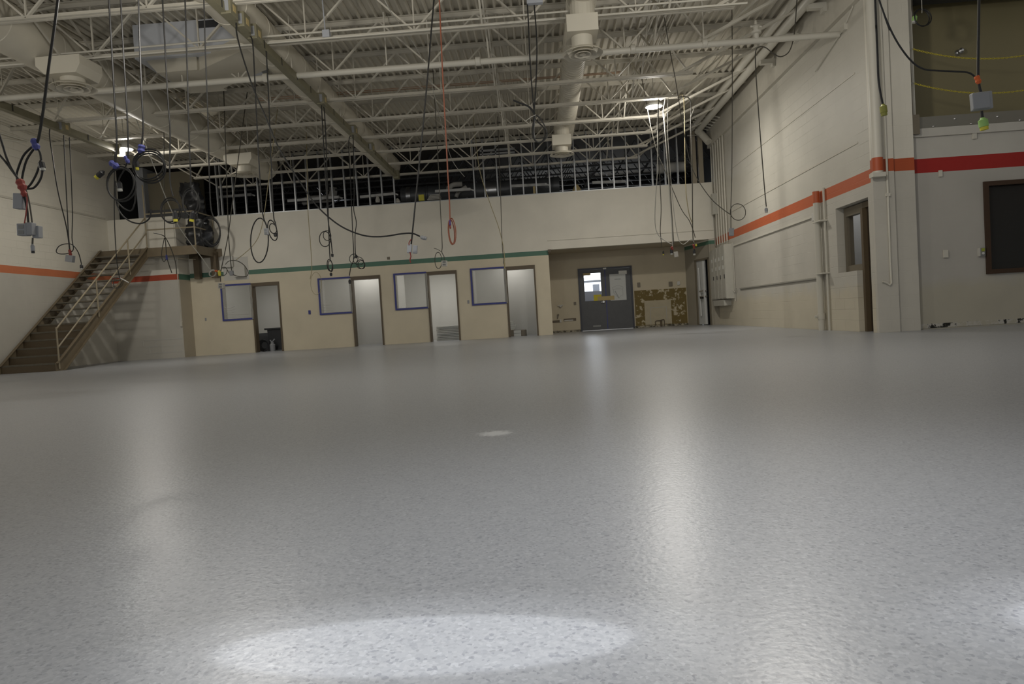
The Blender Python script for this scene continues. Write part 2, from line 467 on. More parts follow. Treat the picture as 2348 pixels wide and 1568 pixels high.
# corrugated deck, ribs running away from the camera
def deck(x0, x1, y0, y1):
    per = 0.160; prof = []; x = x0
    while x < x1:
        prof += [(x, ZD), (x+0.034, ZD), (x+0.052, ZD+0.055), (x+0.142, ZD+0.055)]; x += per
    n = len(prof); mb = MB()
    mb.add([(p[0], y0, p[1]) for p in prof]+[(p[0], y1, p[1]) for p in prof], [(i, i+1, n+i+1, n+i) for i in range(n-1)])
    mb.box(x0, x1, y0, y1, ZD+0.075, ZD+0.2)
    return mb
struct('ceiling', deck(-14.0, 9.5, -9, YB+0.1), m_deck, 'cream painted corrugated metal roof deck', 'ceiling')
struct('wall_left', MB().box(XL-0.2, XL, -9, YB, 0, 6.9), m_wl, 'cream block wall with an orange stripe behind the stair', 'wall')
struct('trim_1', MB().box(XL, XL+0.03, -9, 21.5, 4.53, 4.58), m_steel, 'thin ledge along the upper left wall', 'trim')
SX = -11.5
struct('wall_stub', MB().box(XL, SX, 21.6, YB, 0, 4.52), m_ws, 'block wall end with a red stripe under the stair landing', 'wall')
struct('wall_return', MB().box(SX, SX+0.01, 21.6, YB, 0, 4.52), m_wg, 'narrow return wall with a green stripe beside the stair landing', 'wall')
# back wall with four office openings; (left, mullion, right) of each frame
FR = [(-10.47, -9.47, -8.53), (-7.22, -6.16, -5.18), (-4.72, -3.66, -2.67), (-2.21, -1.10, -0.13)]
ZH, ZS = 2.28, 1.11
holes = []
for l, c, r in FR:
    holes += [(l, c, ZS, ZH), (c, r, 0, ZH)]
mb = MB()
for a, b, c, d in wall_cells(SX, 0.33, 0, 4.53, holes):
    mb.box(a, b, YB, YB+0.2, c, d)
struct('wall_back', mb, m_wb, 'beige back wall with a green stripe and four office openings', 'wall')
mb = MB().box(0.33, XR, YB, YB+0.2, 2.74, 4.53).box(0.33, XR, YB-0.03, YB, 3.02, 3.06)
struct('wall_back_upper', mb, m_wb, 'cream upper wall above the double door recess', 'wall')
struct('ceiling_recess', MB().box(0.33, XR, YB+0.2, YR, 2.745, 2.80), m_wd, 'soffit over the double door recess', 'ceiling')
DL, DR, DH = 1.34, 3.21, 2.18
mb = MB()
for a, b, c, d in wall_cells(0.13, 5.3, 0, 2.8, [(DL, DR, 0, DH)]):
    mb.box(a, b, YR, YR+0.2, c, d)
struct('wall_recess', mb, m_wd, 'tan block wall around the charcoal double doors', 'wall')
struct('wall_recess_left', MB().box(0.13, 0.33, YB+0.2, YR, 0, 2.8), m_wd, 'left cheek of the double door recess', 'wall')
# splayed right cheek of the recess with an open steel door in it
pa, pb = Vector((5.06, YR, 0)), Vector((5.47, YB+0.02, 0))
nrm = Vector((1, 0.2, 0)).normalized()
def cheek(t0, t1, z0, z1, off=0.0, th=0.15):
    a = pa.lerp(pb, t0)-nrm*off; b = pa.lerp(pb, t1)-nrm*off
    return MB().prism([a+Vector((0,0,z0)), b+Vector((0,0,z0)), b+Vector((0,0,z1)), a+Vector((0,0,z1))], nrm*th)
mb = cheek(0, 0.42, 0, 2.76); t = cheek(0.42, 0.92, 2.16, 2.76); mb.add(t.v, t.f); t = cheek(0.92, 1.0, 0, 2.76); mb.add(t.v, t.f)
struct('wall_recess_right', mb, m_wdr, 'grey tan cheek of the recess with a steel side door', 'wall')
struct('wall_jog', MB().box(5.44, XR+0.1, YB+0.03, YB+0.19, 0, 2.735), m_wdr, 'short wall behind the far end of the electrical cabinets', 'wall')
# right wall with deep opening for the side door and sidelight
RWY0, RWY1 = 12.0, YB+0.2
W1, W0 = 13.42, 12.15      # opening runs from W0 to W1
mb = MB()
for a, b, c, d in wall_cells(RWY0, RWY1, 0, 6.9, [(12.65, W1, 1.10, 2.32), (12.12, 12.65, 0, 2.32)]):
    mb.box(XR, XR+0.32, a, b, c, d)
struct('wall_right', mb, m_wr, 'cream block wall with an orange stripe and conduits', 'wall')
struct('trim_2', MB().box(XR-0.09, XR, RWY0, RWY1, 5.63, 5.70).box(XR-0.09, XR, RWY0, RWY1, 5.70, 6.30), m_steel, 'projecting band along the top of the right wall', 'trim')
struct('trim_3', MB().box(XR-0.012, XR, RWY0+0.4, 20.4, 4.50, 4.525).box(XR-0.012, XR, RWY0+0.4, 20.4, 3.30, 3.33), m_steel, 'thin joint lines on the right wall', 'trim')
struct('wall_pier', MB().box(XR, 6.03, 11.92, 11.999, 0, 6.9), m_wp, 'painted pier at the near end of the right wall', 'wall')
struct('wall_pier_outer', MB().box(6.03, 6.40, 11.98, 12.35, 0, 6.9), m_wp, 'wider block pier beside the alcove wall', 'wall')
WX0, WX1, WZ0, WZ1 = 7.58, 10.2, 0.88, 2.44
mb = MB()
for a, b, c, d in wall_cells(6.40, 11, 0, 3.34, [(WX0, WX1, WZ0, WZ1)]):
    mb.box(a, b, 12.10, 12.28, c, d)
struct('wall_alcove', mb, m_wf, 'dim wall with a red stripe and a brown framed window', 'wall')
struct('wall_right_blocker', MB().box(11.0, 11.2, -9, 15.1, 0, 6.9), m_wr, 'added unseen right wall that keeps light off the alcove', 'wall')  # unseen wall added to block light from the open right side
struct('trim_pier_shade', MB().box(6.40, 6.44, 12.06, 12.10, 0, 3.3), m_frameg, 'dark strip for the shaded gap beside the pier', 'trim')  # dark colour stands in for the shadow in the gap
# dark room behind the alcove window
struct('wall_alcove_room', MB().box(6.4, 11, 15.0, 15.1, 0, 3.3).box(6.40, 11, 12.28, 15.0, 3.30, 3.34), mat('dim room', (0.30, 0.29, 0.27), 0.8), 'dim room behind the brown framed window', 'wall')
# mezzanine opening above the alcove
struct('wall_mezzanine', MB().box(6.36, 11, 12.95, 13.05, 3.34, 6.9), m_olive, 'olive tan wall behind the chained opening', 'wall')
struct('trim_5', MB().box(6.40, 11, 12.06, 12.30, 3.26, 3.40), m_wf, 'pale ledge under the chained opening', 'trim')
struct('trim_6', MB().box(6.53, 11, 12.10, 12.16, 3.40, 3.60), m_kick, 'metal toe plate with bolts under the chains', 'trim')
struct('trim_7', MB().box(6.40, 11, 12.10, 12.5, 5.62, 6.44), m_dark, 'dark steel header over the chained opening', 'trim')
struct('trim_9', MB().box(6.46, 6.52, 12.10, 12.3, 3.4, 5.6), m_pipe, 'pale jamb strip of the chained opening', 'trim')
struct('trim_jamb_shade', MB().box(6.53, 6.74, 12.50, 12.6, 3.4, 5.6), m_frameg, 'dark strip standing for the shaded jamb of the chained opening', 'trim')  # jamb shadow put in as a dark strip
# plenum behind the stud wall
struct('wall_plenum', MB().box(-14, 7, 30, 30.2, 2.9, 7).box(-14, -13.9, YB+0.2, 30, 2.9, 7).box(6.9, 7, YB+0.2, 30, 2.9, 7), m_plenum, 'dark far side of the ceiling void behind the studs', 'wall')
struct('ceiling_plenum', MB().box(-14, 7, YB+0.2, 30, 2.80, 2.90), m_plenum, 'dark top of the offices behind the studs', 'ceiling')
struct('ceiling_void', MB().box(-14, 7, YB+0.1, 30.2, 6.46, 6.7), mat('dark deck', (0.09, 0.08, 0.065), 0.8), 'unlit roof deck above the ceiling void', 'ceiling')  # same deck as the hall, with the void's shade in its colour
struct('baseboard_alcove', MB().box(6.42, 11, 12.09, 12.10, 0.02, 0.095), m_scrape, 'scraped black and white glue where a base was pulled off', 'baseboard')
struct('baseboard_recess', MB().box(0.33, DL, YR-0.012, YR, 0, 0.07).box(DR, 5.06, YR-0.012, YR, 0, 0.07), m_dirt, 'dirty joint along the recess wall', 'baseboard')

# ------------------------------------------------------------------ office openings
def rect_frame(mb, x0, x1, z0, z1, y0, y1, t, sides='lrtb'):
    zl = z0+t if 'b' in sides else z0; zh = z1-t if 't' in sides else z1
    if 'l' in sides: mb.box(x0, x0+t, y0, y1, zl, zh)
    if 'r' in sides: mb.box(x1-t, x1, y0, y1, zl, zh)
    if 't' in sides: mb.box(x0, x1, y0, y1, z1-t, z1)
    if 'b' in sides: mb.box(x0, x1, y0, y1, z0, z0+t)
    return mb
WHICH = ['leftmost office doorway with the black bin inside', 'second office doorway from the left with a pale wall inside',
         'third office doorway from the left with stacked boards inside', 'rightmost office doorway with cartons inside']
for i, (l, c, r) in enumerate(FR):
    d = thing('door_%d' % (i+1), (c, YB, 0), 'bronze frame of the ' + WHICH[i], 'doorway', None, 'structure')
    y0, y1 = YB-0.03, YB+0.22
    MB().box(c, c+0.055, y0, y1, 0, ZH-0.11).box(r-0.05, r, y0, y1, 0, ZH-0.11).box(c, r, y0, y1, ZH-0.11, ZH).build('frame', m_frame, d)
    wn = thing('window_%d' % (i+1), (l, YB, ZS), 'plastic covered sidelight of the ' + WHICH[i], 'window', None, 'structure')
    rect_frame(MB(), l, c-0.001, ZS, ZH-0.001, YB-0.02, YB+0.2, 0.05).build('frame', m_frameg, wn)
    MB().box(l+0.04, c-0.0, YB-0.034, YB-0.030, ZS+0.03, ZH-0.03).build('plastic_sheet', m_film, wn)
    rect_frame(MB(), l-0.02, c, ZS-0.015, ZH+0.012, YB-0.038, YB-0.022, 0.055, 'ltb').build('tape', m_blue, wn)
    # bunched film hanging on the mullion edge
    pts = [(c+0.012+0.006*math.sin(k*1.9), YB-0.045-0.008*math.cos(k*2.3), ZH-0.05-k*(ZH-ZS-0.05)/9) for k in range(10)]
    MB().tube(smooth_path(pts, 3), 0.026, 6).build('film_fold', m_crease, wn, True)
    if i in (0, 1):
        cr = MB()
        for k in range(5 if i == 0 else 3):
            zz = ZS+0.10+k*0.085 if i == 0 else ZS+0.12+k*0.1
            ln = (c-l)*(0.82 if i == 0 and k < 2 else 0.36)
            cr.tube(smooth_path([(l+0.07, YB-0.042, zz+0.02), (l+0.07+ln*0.4, YB-0.042, zz-0.015*k), (l+0.07+ln, YB-0.042, zz-0.03+0.01*k)], 4), 0.005, 4)
        cr.build('film_crease', m_crease, wn, True)
    # small room behind
    rm = MB(); xa, xb = l-0.35, r+0.42; ybk = 24.0 if i in (1, 3) else 25.2
    if i == 3: xb = 0.12
    rm.box(xa, xb, ybk, ybk+0.05, 0, 2.75).box(xa-0.03, xa, YB+0.2, ybk, 0, 2.75).box(xb, xb+0.03, YB+0.2, ybk, 0, 2.75)
    struct('wall_office_%d' % (i+1), rm, m_room, 'white walls inside the ' + WHICH[i], 'wall')
    struct('ceiling_office_%d' % (i+1), MB().box(xa, xb, YB+0.2, ybk, 2.70, 2.75), m_room, 'white ceiling inside the ' + WHICH[i], 'ceiling')
    if ybk > 24.4:
        struct('floor_office_%d' % (i+1), MB().box(xa, xb, 24.4, ybk+0.1, -0.1, 0), m_roomf, 'floor inside the ' + WHICH[i], 'floor')
    e = (13, 10, 24, 9)[i]
    light('office_light', 'AREA', ((l+r)/2+0.2, 23.4, 2.66), e, (1.0, 0.97, 0.90), ((l+r)/2+0.2, 23.4, 0), shape='RECTANGLE', size=0.9, size_y=0.5)

# ------------------------------------------------------------------ double doors
dd = thing('door_5', ((DL+DR)/2, YR, 0), 'charcoal steel double doors in the tan recess', 'door', None, 'structure')
rect_frame(MB(), DL, DR, 0, DH, YR-0.05, YR+0.18, 0.055, 'lrt').build('frame', m_ddf, dd)
xm = (DL+DR)/2
def door_px(x, y): return onY(x, y, YR-0.01)
gl = (door_px(1338.5, 632).x, door_px(1377, 632).x, 1.04, 2.0)
lf = MB()
for a, b, c, e2 in wall_cells(DL+0.055, xm-0.004, 0.02, DH-0.06, [gl]):
    lf.box(a, b, YR-0.01, YR+0.04, c, e2)
lfo = lf.build('door_leaf', m_ddoor, dd)
MB().box(gl[0], gl[1], YR+0.012, YR+0.018, gl[2], gl[3]).build('glass', m_glass, lfo)
rl = MB().box(xm+0.004, DR-0.055, YR-0.01, YR+0.04, 0.02, DH-0.06).build('door_leaf', m_ddoor, dd)
MB().box(xm-0.012, xm+0.012, YR-0.016, YR-0.010, 0.03, DH-0.07).build('tape_strip', m_blue, dd)
MB().box(DL+0.05, DR-0.05, YR-0.04, YR, 0.0, 0.018).build('threshold', m_silver, dd)
MB().box(xm-0.06, xm+0.05, YR-0.075, YR-0.05, DH-0.075, DH-0.02).build('frame_label', m_label, dd)
for (xa, ya, xb, yb), mm in (((1336, 627, 1354, 631), m_mask), ((1418, 621, 1437, 628), m_label)):
    a = door_px(xa, ya); b = door_px(xb, yb)
    MB().box(a.x, b.x, YR-0.06, YR-0.01, b.z, a.z).build('door_closer', mm, dd, bevel=0.004)
p = door_px(1384, 692)
MB().lathe(p, (0, -1, 0), [(0, 0.05), (0.03, 0.05), (0.05, 0.035)], 14).bar((p.x, p.y-0.05, p.z), (p.x-0.09, p.y-0.06, p.z-0.005), 0.025, 0.025).build('door_lever', m_silver, dd, True)
MB().box(door_px(1360, 748).x, door_px(1378, 748).x, YR-0.013, YR-0.010, 0.13, 0.18).build('scuff_plate', m_ink, lfo)
# papers on the doors
a = door_px(1397, 629); b = door_px(1437, 687)
pp = thing('paper_notice', ((a.x+b.x)/2, YR-0.012, a.z), 'tall white paper with a shield drawing on the right door leaf', 'paper')
MB().box(a.x, b.x, YR-0.016, YR-0.0125, b.z, a.z).build('sheet', m_paper, pp)
wd = b.x-a.x; hh = a.z-b.z
tx = MB()
for k in range(9):
    tx.box(a.x+wd*(0.31+k*0.044), a.x+wd*(0.31+k*0.044+0.034), YR-0.018, YR-0.016, a.z-hh*0.215, a.z-hh*0.185)
tx.build('text_line', m_ink, pp)
em = MB()
P = lambda u, v: (a.x+wd*u, YR-0.018, a.z-hh*v)
poly = [(0.14, .50), (0.32, .47), (0.48, .43), (0.66, .47), (0.80, .50), (0.80, .58), (0.14, .58)]
for (u0, v0), (u1, v1) in zip(poly, poly[1:]+poly[:1]): em.bar(P(u0, v0), P(u1, v1), 0.008, 0.008, (0, 1, 0))
poly = [(0.20, .58), (0.20, .70), (0.52, .93), (0.62, .84), (0.78, .82), (0.78, .58)]
for (u0, v0), (u1, v1) in zip(poly, poly[1:]): em.bar(P(u0, v0), P(u1, v1), 0.008, 0.008, (0, 1, 0))
for k in range(6): em.bar(P(0.36+k*0.055, .545), P(0.39+k*0.055, .545), 0.012, 0.012, (0, 1, 0))
em.bar(P(.30, .64), P(.52, .92), 0.03, 0.004, (0, 1, 0))
em.build('shield_drawing', m_inkl, pp)
a = door_px(1361, 676); b = door_px(1379.5, 689)
tag(MB().box(a.x, b.x, YR-0.016, YR-0.0125, b.z, a.z).build('paper_note', m_note), 'yellow paper note in the lower corner of the left door glass', 'paper')
a = door_px(1370, 680); b = door_px(1409, 687)
tag(MB().box(a.x, b.x, YR-0.022, YR-0.017, b.z, a.z).build('masking_tape', m_mask), 'strip of tan masking tape bridging the two door leaves', 'tape')
# outside the glazed door
struct('ground_outside', MB().box(-3, 9, 24.4, 42, -0.25, -0.02), m_asph, 'pavement outside the double doors', 'ground')
ob = thing('neighbouring_building', (3, 38, 0), 'bright pale building seen through the glazed left door leaf', 'building')
MB().box(-3, 9, 38, 38.4, 0, 7).build('wall', m_out, ob)
q0 = onY(1359, 652, 37.9); q1 = onY(1375, 666, 37.9)
MB().box(q0.x, q1.x, 37.9, 38.02, q1.z, q0.z).build('window', m_outd, ob)
q0 = onY(1330, 638, 37.8); q1 = onY(1384, 641, 37.8)
MB().box(-3, 9, 37.8, 38, q1.z, q0.z).build('eave_band', m_gbox, ob)
cb = thing('parked_pickup', (2.6, 33, 0), 'dark grey parked vehicle outside the glazed door', 'car')
q0 = onY(1334, 671, 33)
MB().prism([(1.4, 33, 0.35), (4.6, 33, 0.35), (4.6, 33, 0.95), (3.9, 33, 1.0), (3.6, 33, q0.z), (2.0, 33, q0.z+0.05), (1.4, 33, 1.0)], (0, 1.7, 0)).build('body', m_blk, cb)
for xx in (1.9, 4.0): MB().cyl((xx, 32.97, 0.3), (xx, 33.2, 0.3), 0.32, 14).build('wheel', m_bin, cb)
light('daylight_outside', 'AREA', (2.2, 30.5, 6.5), 6800, (0.92, 0.96, 1.0), (2.2, 38, 2.0), shape='RECTANGLE', size=6, size_y=3)

# recess details
a = onY(1454, 667, YR); b = onY(1578, 744, YR)
pl = thing('peeled_patch', ((a.x+b.x)/2, YR, 0.05), 'big brown patch of peeled paint and glue right of the double doors', 'wall patch')
MB().box(a.x, 5.04, YR-0.008, YR-0.001, 0.07, 1.30).build('glue_patch', m_peel, pl)
c0 = onY(1477, 690, YR); c1 = onY(1541, 744, YR)
MB().box(c0.x, c1.x, YR-0.016, YR-0.008, 0.09, c0.z).build('bare_panel', m_ply, pl)
c2 = onY(1490, 705, YR); c3 = onY(1530, 740, YR)
rect_frame(MB(), c2.x, c3.x, 0.1, c2.z, YR-0.022, YR-0.016, 0.016, 'lrt').build('panel_outline', m_insul, pl)
c4 = onY(1514, 738, YR)
tag(MB().tube(smooth_path([(c4.x-0.17, YR-0.05, 0.06), (c4.x-0.17, YR-0.05, 0.2), (c4.x, YR-0.06, 0.22), (c4.x+0.12, YR-0.06, 0.24), (c4.x+0.13, YR-0.05, 0.03)], 4), 0.014, 6).cyl((c4.x+0.02, YR-0.06, 0.02), (c4.x+0.02, YR-0.06, 0.2), 0.035, 8).build('pipe_stub', m_frame), 'rusty pipe stubs at the foot of the peeled patch', 'pipe')
for nm, (xa, ya, xb, yb), lab, mm in (
    ('wall_box', (1461, 648, 1468, 658), 'small dark wall box just right of the double doors', m_frameg),
    ('wall_box', (1533, 646, 1542, 656), 'square metal wall box above the peeled patch', m_frameg),
    ('wall_box', (1552, 645, 1559, 653), 'pale outlet box near the right corner of the recess', m_plast)):
    a = onY(xa, ya, YR); b = onY(xb, yb, YR)
    tag(MB().box(a.x, b.x, YR-0.04, YR, b.z, a.z).build(nm, mm, None, False, 0.004), lab, 'electrical box')
a = onY(1317, 692, YR); b = onY(1320, 699, YR)
tag(MB().box(a.x-0.02, b.x+0.02, YR-0.03, YR, b.z, a.z).build('wall_switch', m_frameg), 'dark switch left of the double doors', 'switch')
a = onY(1285, 703, YR)
tag(MB().lathe(a, (0, -1, 0), [(0, 0.05), (0.05, 0.04), (0.08, 0.02)], 10).bar(a+Vector((-0.1, -0.03, 0.03)), a+Vector((0.1, -0.04, 0.05)), 0.03, 0.03).build('pipe_valve', m_plast, None, True), 'capped pale pipe fitting on the recess wall left of the doors', 'pipe fitting')
a = onY(1280, 722, YR)
tag(MB().cyl(a, a+Vector((0, -0.06, 0)), 0.035, 10).bar(a+Vector((0, -0.04, 0.0)), a+Vector((-0.03, -0.04, -0.12)), 0.025, 0.025).build('pipe_valve', m_frameg, None, True), 'small brass tap below the capped fitting', 'pipe fitting')
a = onY(1265, 737, YR); b = onY(1321, 731, YR)
sh = thing('wall_slot', (a.x, YR, a.z), 'long dark slot cut low in the recess wall', 'wall patch')
MB().box(a.x, a.x+0.28, YR-0.01, YR-0.001, a.z-0.05, a.z+0.03).box(a.x+0.42, b.x, YR-0.01, YR-0.001, b.z-0.06, b.z+0.03).build('recess_slot', m_frame, sh)
MB().box(a.x+0.28, a.x+0.34, YR-0.03, YR-0.001, a.z-0.05, a.z+0.06).box(a.x+0.44, b.x-0.1, YR-0.02, YR-0.001, b.z-0.05, b.z-0.02).build('clip', m_plast, sh)
a = onY(1260, 577, YB-0.05)
tag(MB().box(a.x-0.05, a.x+0.05, YB-0.08, YB+0.02, 2.66, 2.74).lathe((a.x, YB-0.06, 2.64), (0, 0, -1), [(0, 0.05), (0.04, 0.03)], 10).build('camera_bracket', m_frame), 'small bronze fixture under the corner of the upper wall', 'fixture')

# side door in the right cheek
sd = thing('door_6', pa.lerp(pb, 0.67), 'grey steel side door with white push bars in the right cheek', 'door', None, 'structure')
def on_cheek(t, z, off): 
    q = pa.lerp(pb, t)-nrm*off; return Vector((q.x, q.y, z))
t = cheek(0.42, 0.74, 0.02, 2.12, -0.02, 0.04); t.build('door_leaf', m_doorg, sd)
t = cheek(0.80, 0.92, 0.02, 2.12, -0.10, 0.05); t.build('gap_shade', m_dark, sd)  # dark sheet painted for the shade in the door gap
t = cheek(0.36, 0.99, 0, 2.4, -0.22, 0.04); struct('wall_passage_shade', t, m_dark, 'dark panel standing in for shade behind the side door', 'wall')  # panel added to darken the opening; the shade is its colour
t = cheek(0.40, 0.44, 0, 2.18, 0.02, 0.1); u = cheek(0.90, 0.94, 0, 2.18, 0.02, 0.1); t.add(u.v, u.f); u = cheek(0.40, 0.94, 2.12, 2.18, 0.02, 0.1); t.add(u.v, u.f)
t.build('frame', m_frameg, sd)
MB().bar(on_cheek(0.58, 0.3, 0.03), on_cheek(0.56, 1.9, 0.03), 0.04, 0.04).build('edge_strip', m_white, sd)
MB().bar(on_cheek(0.79, 0.03, 0.05), on_cheek(0.77, 2.08, 0.05), 0.07, 0.05).build('edge_strip', m_white, sd)
for zz in (0.94, 1.12):
    MB().bar(on_cheek(0.58, zz, 0.05), on_cheek(0.86, zz, 0.05), 0.03, 0.03).build('push_bar', m_silver, sd)
MB().bar(on_cheek(0.62, 0.9, 0.05), on_cheek(0.70, 0.9, 0.05), 0.06, 0.06).build('lock', m_blk, sd)

# ------------------------------------------------------------------ roof steel
jy = [11.62+1.547*k for k in range(-1, 8)]
JX0, JX1 = -10.4, 3.44
def make_joist(y):
    r = thing('bar_joist', (0, y, 0), 'x', 'roof joist', 'open web roof joists')
    def ang(z0, z1, xa, xb):
        return MB().box(xa, xb, y-0.065, y-0.014, z0, z0+0.008).box(xa, xb, y-0.022, y-0.014, z0+0.0081, z1).box(xa, xb, y+0.014, y+0.065, z0, z0+0.008).box(xa, xb, y+0.014, y+0.022, z0+0.0081, z1)
    ang(ZB, ZB+0.065, JX0, JX1).build('bottom_chord', m_steel, r)
    MB().box(XL, XR, y-0.075, y-0.014, ZT-0.012, ZT-0.002).box(XL, XR, y-0.024, y-0.014, ZT-0.085, ZT-0.0121).box(XL, XR, y+0.014, y+0.075, ZT-0.012, ZT-0.002).box(XL, XR, y+0.014, y+0.024, ZT-0.085, ZT-0.0121).build('top_chord', m_steel, r)
    wb = MB()
    x = -9.2
    while x < 3.0:
        for s in (-1, 1):
            wb.bar((x, y, ZB+0.03), (x+s*0.92, y, ZT-0.05), 0.028, 0.045, (0, 1, 0))
        wb.bar((x, y, ZB+0.03), (x, y, ZT-0.05), 0.022, 0.026, (0, 1, 0))
        x += 1.84
    wb.bar((JX1-0.08, y, ZB+0.03), (JX1-0.68, y, ZT-0.05), 0.028, 0.045, (0, 1, 0))
    wb.bar((JX1-0.08, y, ZB+0.03), (JX1+1.1, y, ZT-0.05), 0.035, 0.05, (0, 1, 0))
    wb.bar((JX0+0.06, y, ZB+0.03), (JX0+0.66, y, ZT-0.05), 0.028, 0.045, (0, 1, 0))
    wb.bar((JX0+0.06, y, ZB+0.03), (JX0-1.3, y, ZT-0.05), 0.035, 0.05, (0, 1, 0))
    wb.build('web', m_steel, r)
    return r
jd = ['cream open web roof joist crossing nearest the camera, at the top of the frame', 'cream open web roof joist just in front of the sprinkler main',
      'cream open web roof joist hidden along the sprinkler main', 'cream open web roof joist next behind the sprinkler main',
      'cream open web roof joist just in front of the lit round lamp', 'cream open web roof joist lit brightly just behind the round lamp',
      'third open web roof joist counting forward from the stud wall', 'second open web roof joist counting forward from the stud wall',
      'last open web roof joist directly over the stud wall']
j0 = make_joist(jy[0])
for k, y in enumerate(jy):
    o = j0 if k == 0 else dup(j0, (0, y, 0))
    o['label'] = jd[k]
for k, x in enumerate((-7.9, -0.72, 2.35)):
    g_ = thing('joist_bridging', (x, jy[4], ZB), 'row of crossed bridging bars between joists ' + ['above the left air duct', 'left of the right spiral duct', 'right of the right spiral duct'][k], 'bracing', 'joist bridging')
    for a, b in zip(jy[:-1], jy[1:]):
        MB().bar((x, a+0.07, ZB+0.05), (x, b-0.07, ZT-0.05), 0.03, 0.03).bar((x+0.02, a+0.07, ZT-0.05), (x+0.02, b-0.07, ZB+0.05), 0.03, 0.03).build('cross_brace', m_steel, g_)
# braces from the joist ends up to the right wall
for k, y in enumerate(jy[1:]):
    tag(MB().bar((JX1-0.4, y+0.12, ZB+0.02), (XR-0.1, y-1.2, ZT-0.12), 0.05, 0.05).build('joist_brace', m_steel),
        'slanting brace from the roof joist %s to the right wall' % ['before the sprinkler main', 'along the sprinkler main', 'next behind the sprinkler main', 'in front of the round lamp', 'behind the round lamp', 'third from the stud wall', 'second from the stud wall', 'over the stud wall'][k], 'bracing', 'joist end braces')
# sprinkler main
sm = thing('sprinkler_main', (0, 12.9, 5.42), 'thick cream sprinkler main crossing the hall under the joists', 'pipe')
MB().cyl((XL, 12.9, 5.42), (XR-0.02, 12.9, 5.38), 0.055, 16).build('pipe', m_pipe, sm, True)
for x in (-8.4, -4.9, -0.9, 1.25, 1.95, 3.25):
    MB().lathe((x-0.05, 12.9, 5.405), (1, 0, 0), [(0, 0.06), (0.01, 0.08), (0.09, 0.08), (0.10, 0.06)], 14).build('coupling', m_pipe, sm, True)
for x in (-6.5, -2.6, 1.0, 3.24): MB().bar((x, 12.9, 5.46), (x, 12.9, ZT), 0.02, 0.02).build('hanger_rod', m_pipe, sm)
vx = onY(1735, 100, 12.9)
MB().lathe((vx.x, 12.9, 5.40), (0, 0, 1), [(0, .05), (.10, .05), (.11, .09), (.15, .09), (.16, .05), (.22, .05), (.24, .08), (.27, .03), (.34, .02)], 14).bar((vx.x-0.1, 12.9, 5.64), (vx.x+0.1, 12.9, 5.62), 0.03, 0.03).build('valve', m_pipe, sm, True)
# two big pipes along the right wall
p0 = onZ(1827, 0, 6.2); p1 = onZ(1593, 296, 6.2); xa = (p0.x+p1.x)/2
for k, (dx, rr, zz) in enumerate(((-0.06, 0.075, 6.22), (0.17, 0.10, 6.18))):
    tag(MB().cyl((xa+dx, 4, zz), (xa+dx, 22.2, zz), rr, 16).build('roof_pipe', m_pipe, None, True), ['thinner', 'thicker'][k]+' of the two long cream pipes running along the top of the right wall', 'pipe', 'pipes along the right wall')
for k, yy in enumerate((13.2, 14.6, 16.0)):
    tag(MB().box(xa+0.15, XR-0.09, yy, yy+0.12, 6.0, 6.1).box(XR-0.16, XR-0.0901, yy-0.01, yy+0.13, 5.93, 5.9999).build('pipe_clamp', m_pipe), '%s bracket along the long pipes, counting from the camera' % nth(k), 'bracket', 'pipe brackets')
# deck conduits
for k in range(5):
    x = 2.55+k*0.11
    tag(MB().cyl((x, 5, ZD-0.045), (x, 21.5, ZD-0.045), 0.018, 8).build('deck_conduit', m_pipe, None, True), '%s cream conduit from the left in the row strapped under the deck' % nth(k), 'conduit', 'conduits under the deck')
# thin rods under the joists on the near chord
for k, (yy, zz) in enumerate(((11.52, 5.56), (11.50, 5.44))):
    a, b = (-9.5, 3.6) if k else (-9.5, 5.6)
    tag(MB().cyl((a, yy, zz), (b, yy-0.05, zz+0.02), 0.016, 8).build('chord_conduit', m_pipe, None, True), ['thin conduit running above the joist chord out to the right wall', 'thin conduit running below the same joist chord'][k], 'conduit')
for k, yy in enumerate((16.62, 16.48)):
    tag(MB().cyl((-6.5, yy, 6.25), (2.2, yy, 6.25-0.02*k), 0.012, 6).build('roof_tubing', mat('copper tube%d' % k, (0.40, 0.27, 0.18), 0.4)), ['farther', 'nearer'][k]+' of two thin copper tubes crossing above the sprinkler main', 'pipe', 'copper tubes')

# ------------------------------------------------------------------ ducts
def spiral(x, z, r, y0, y1, rib):
    prof = []; y = y0
    while y < y1:
        prof += [(y, r), (y+rib-0.03, r), (y+rib-0.02, r+0.008), (y+rib-0.006, r+0.008)]; y += rib
    prof.append((y1, r))
    return MB().lathe((x, 0, z), (0, 1, 0), prof, 28)
def diffuser(parent, x, y, ztop, zb, r):
    MB().lathe((x, y, zb), (0, 0, 1), [(0.03, r*0.52), (ztop-zb, r*0.52)], 24).build('diffuser_neck', m_duct, parent, True)
    mb = MB()
    for (ra, rb, za, zc) in ((r, r*0.80, 0.0, 0.05), (r*0.70, r*0.50, -0.012, 0.045), (r*0.42, r*0.26, -0.02, 0.035)):
        mb.lathe((x, y, zb), (0, 0, 1), [(zc, rb), (za, ra), (za-0.006, ra), (zc-0.012, rb-0.012)], 30, False)
    mb.lathe((x, y, zb), (0, 0, 1), [(-0.02, 0.01), (-0.022, r*0.16), (0.02, r*0.10)], 18)
    mb.build('diffuser', m_duct, parent, True)
rd = thing('air_duct', (0.97, 12, 5.85), 'cream spiral duct right of centre with two round diffusers', 'duct')
spiral(0.97, 5.85, 0.245, 5, 22.1, 0.14).build('duct_shell', m_duct, rd, True)
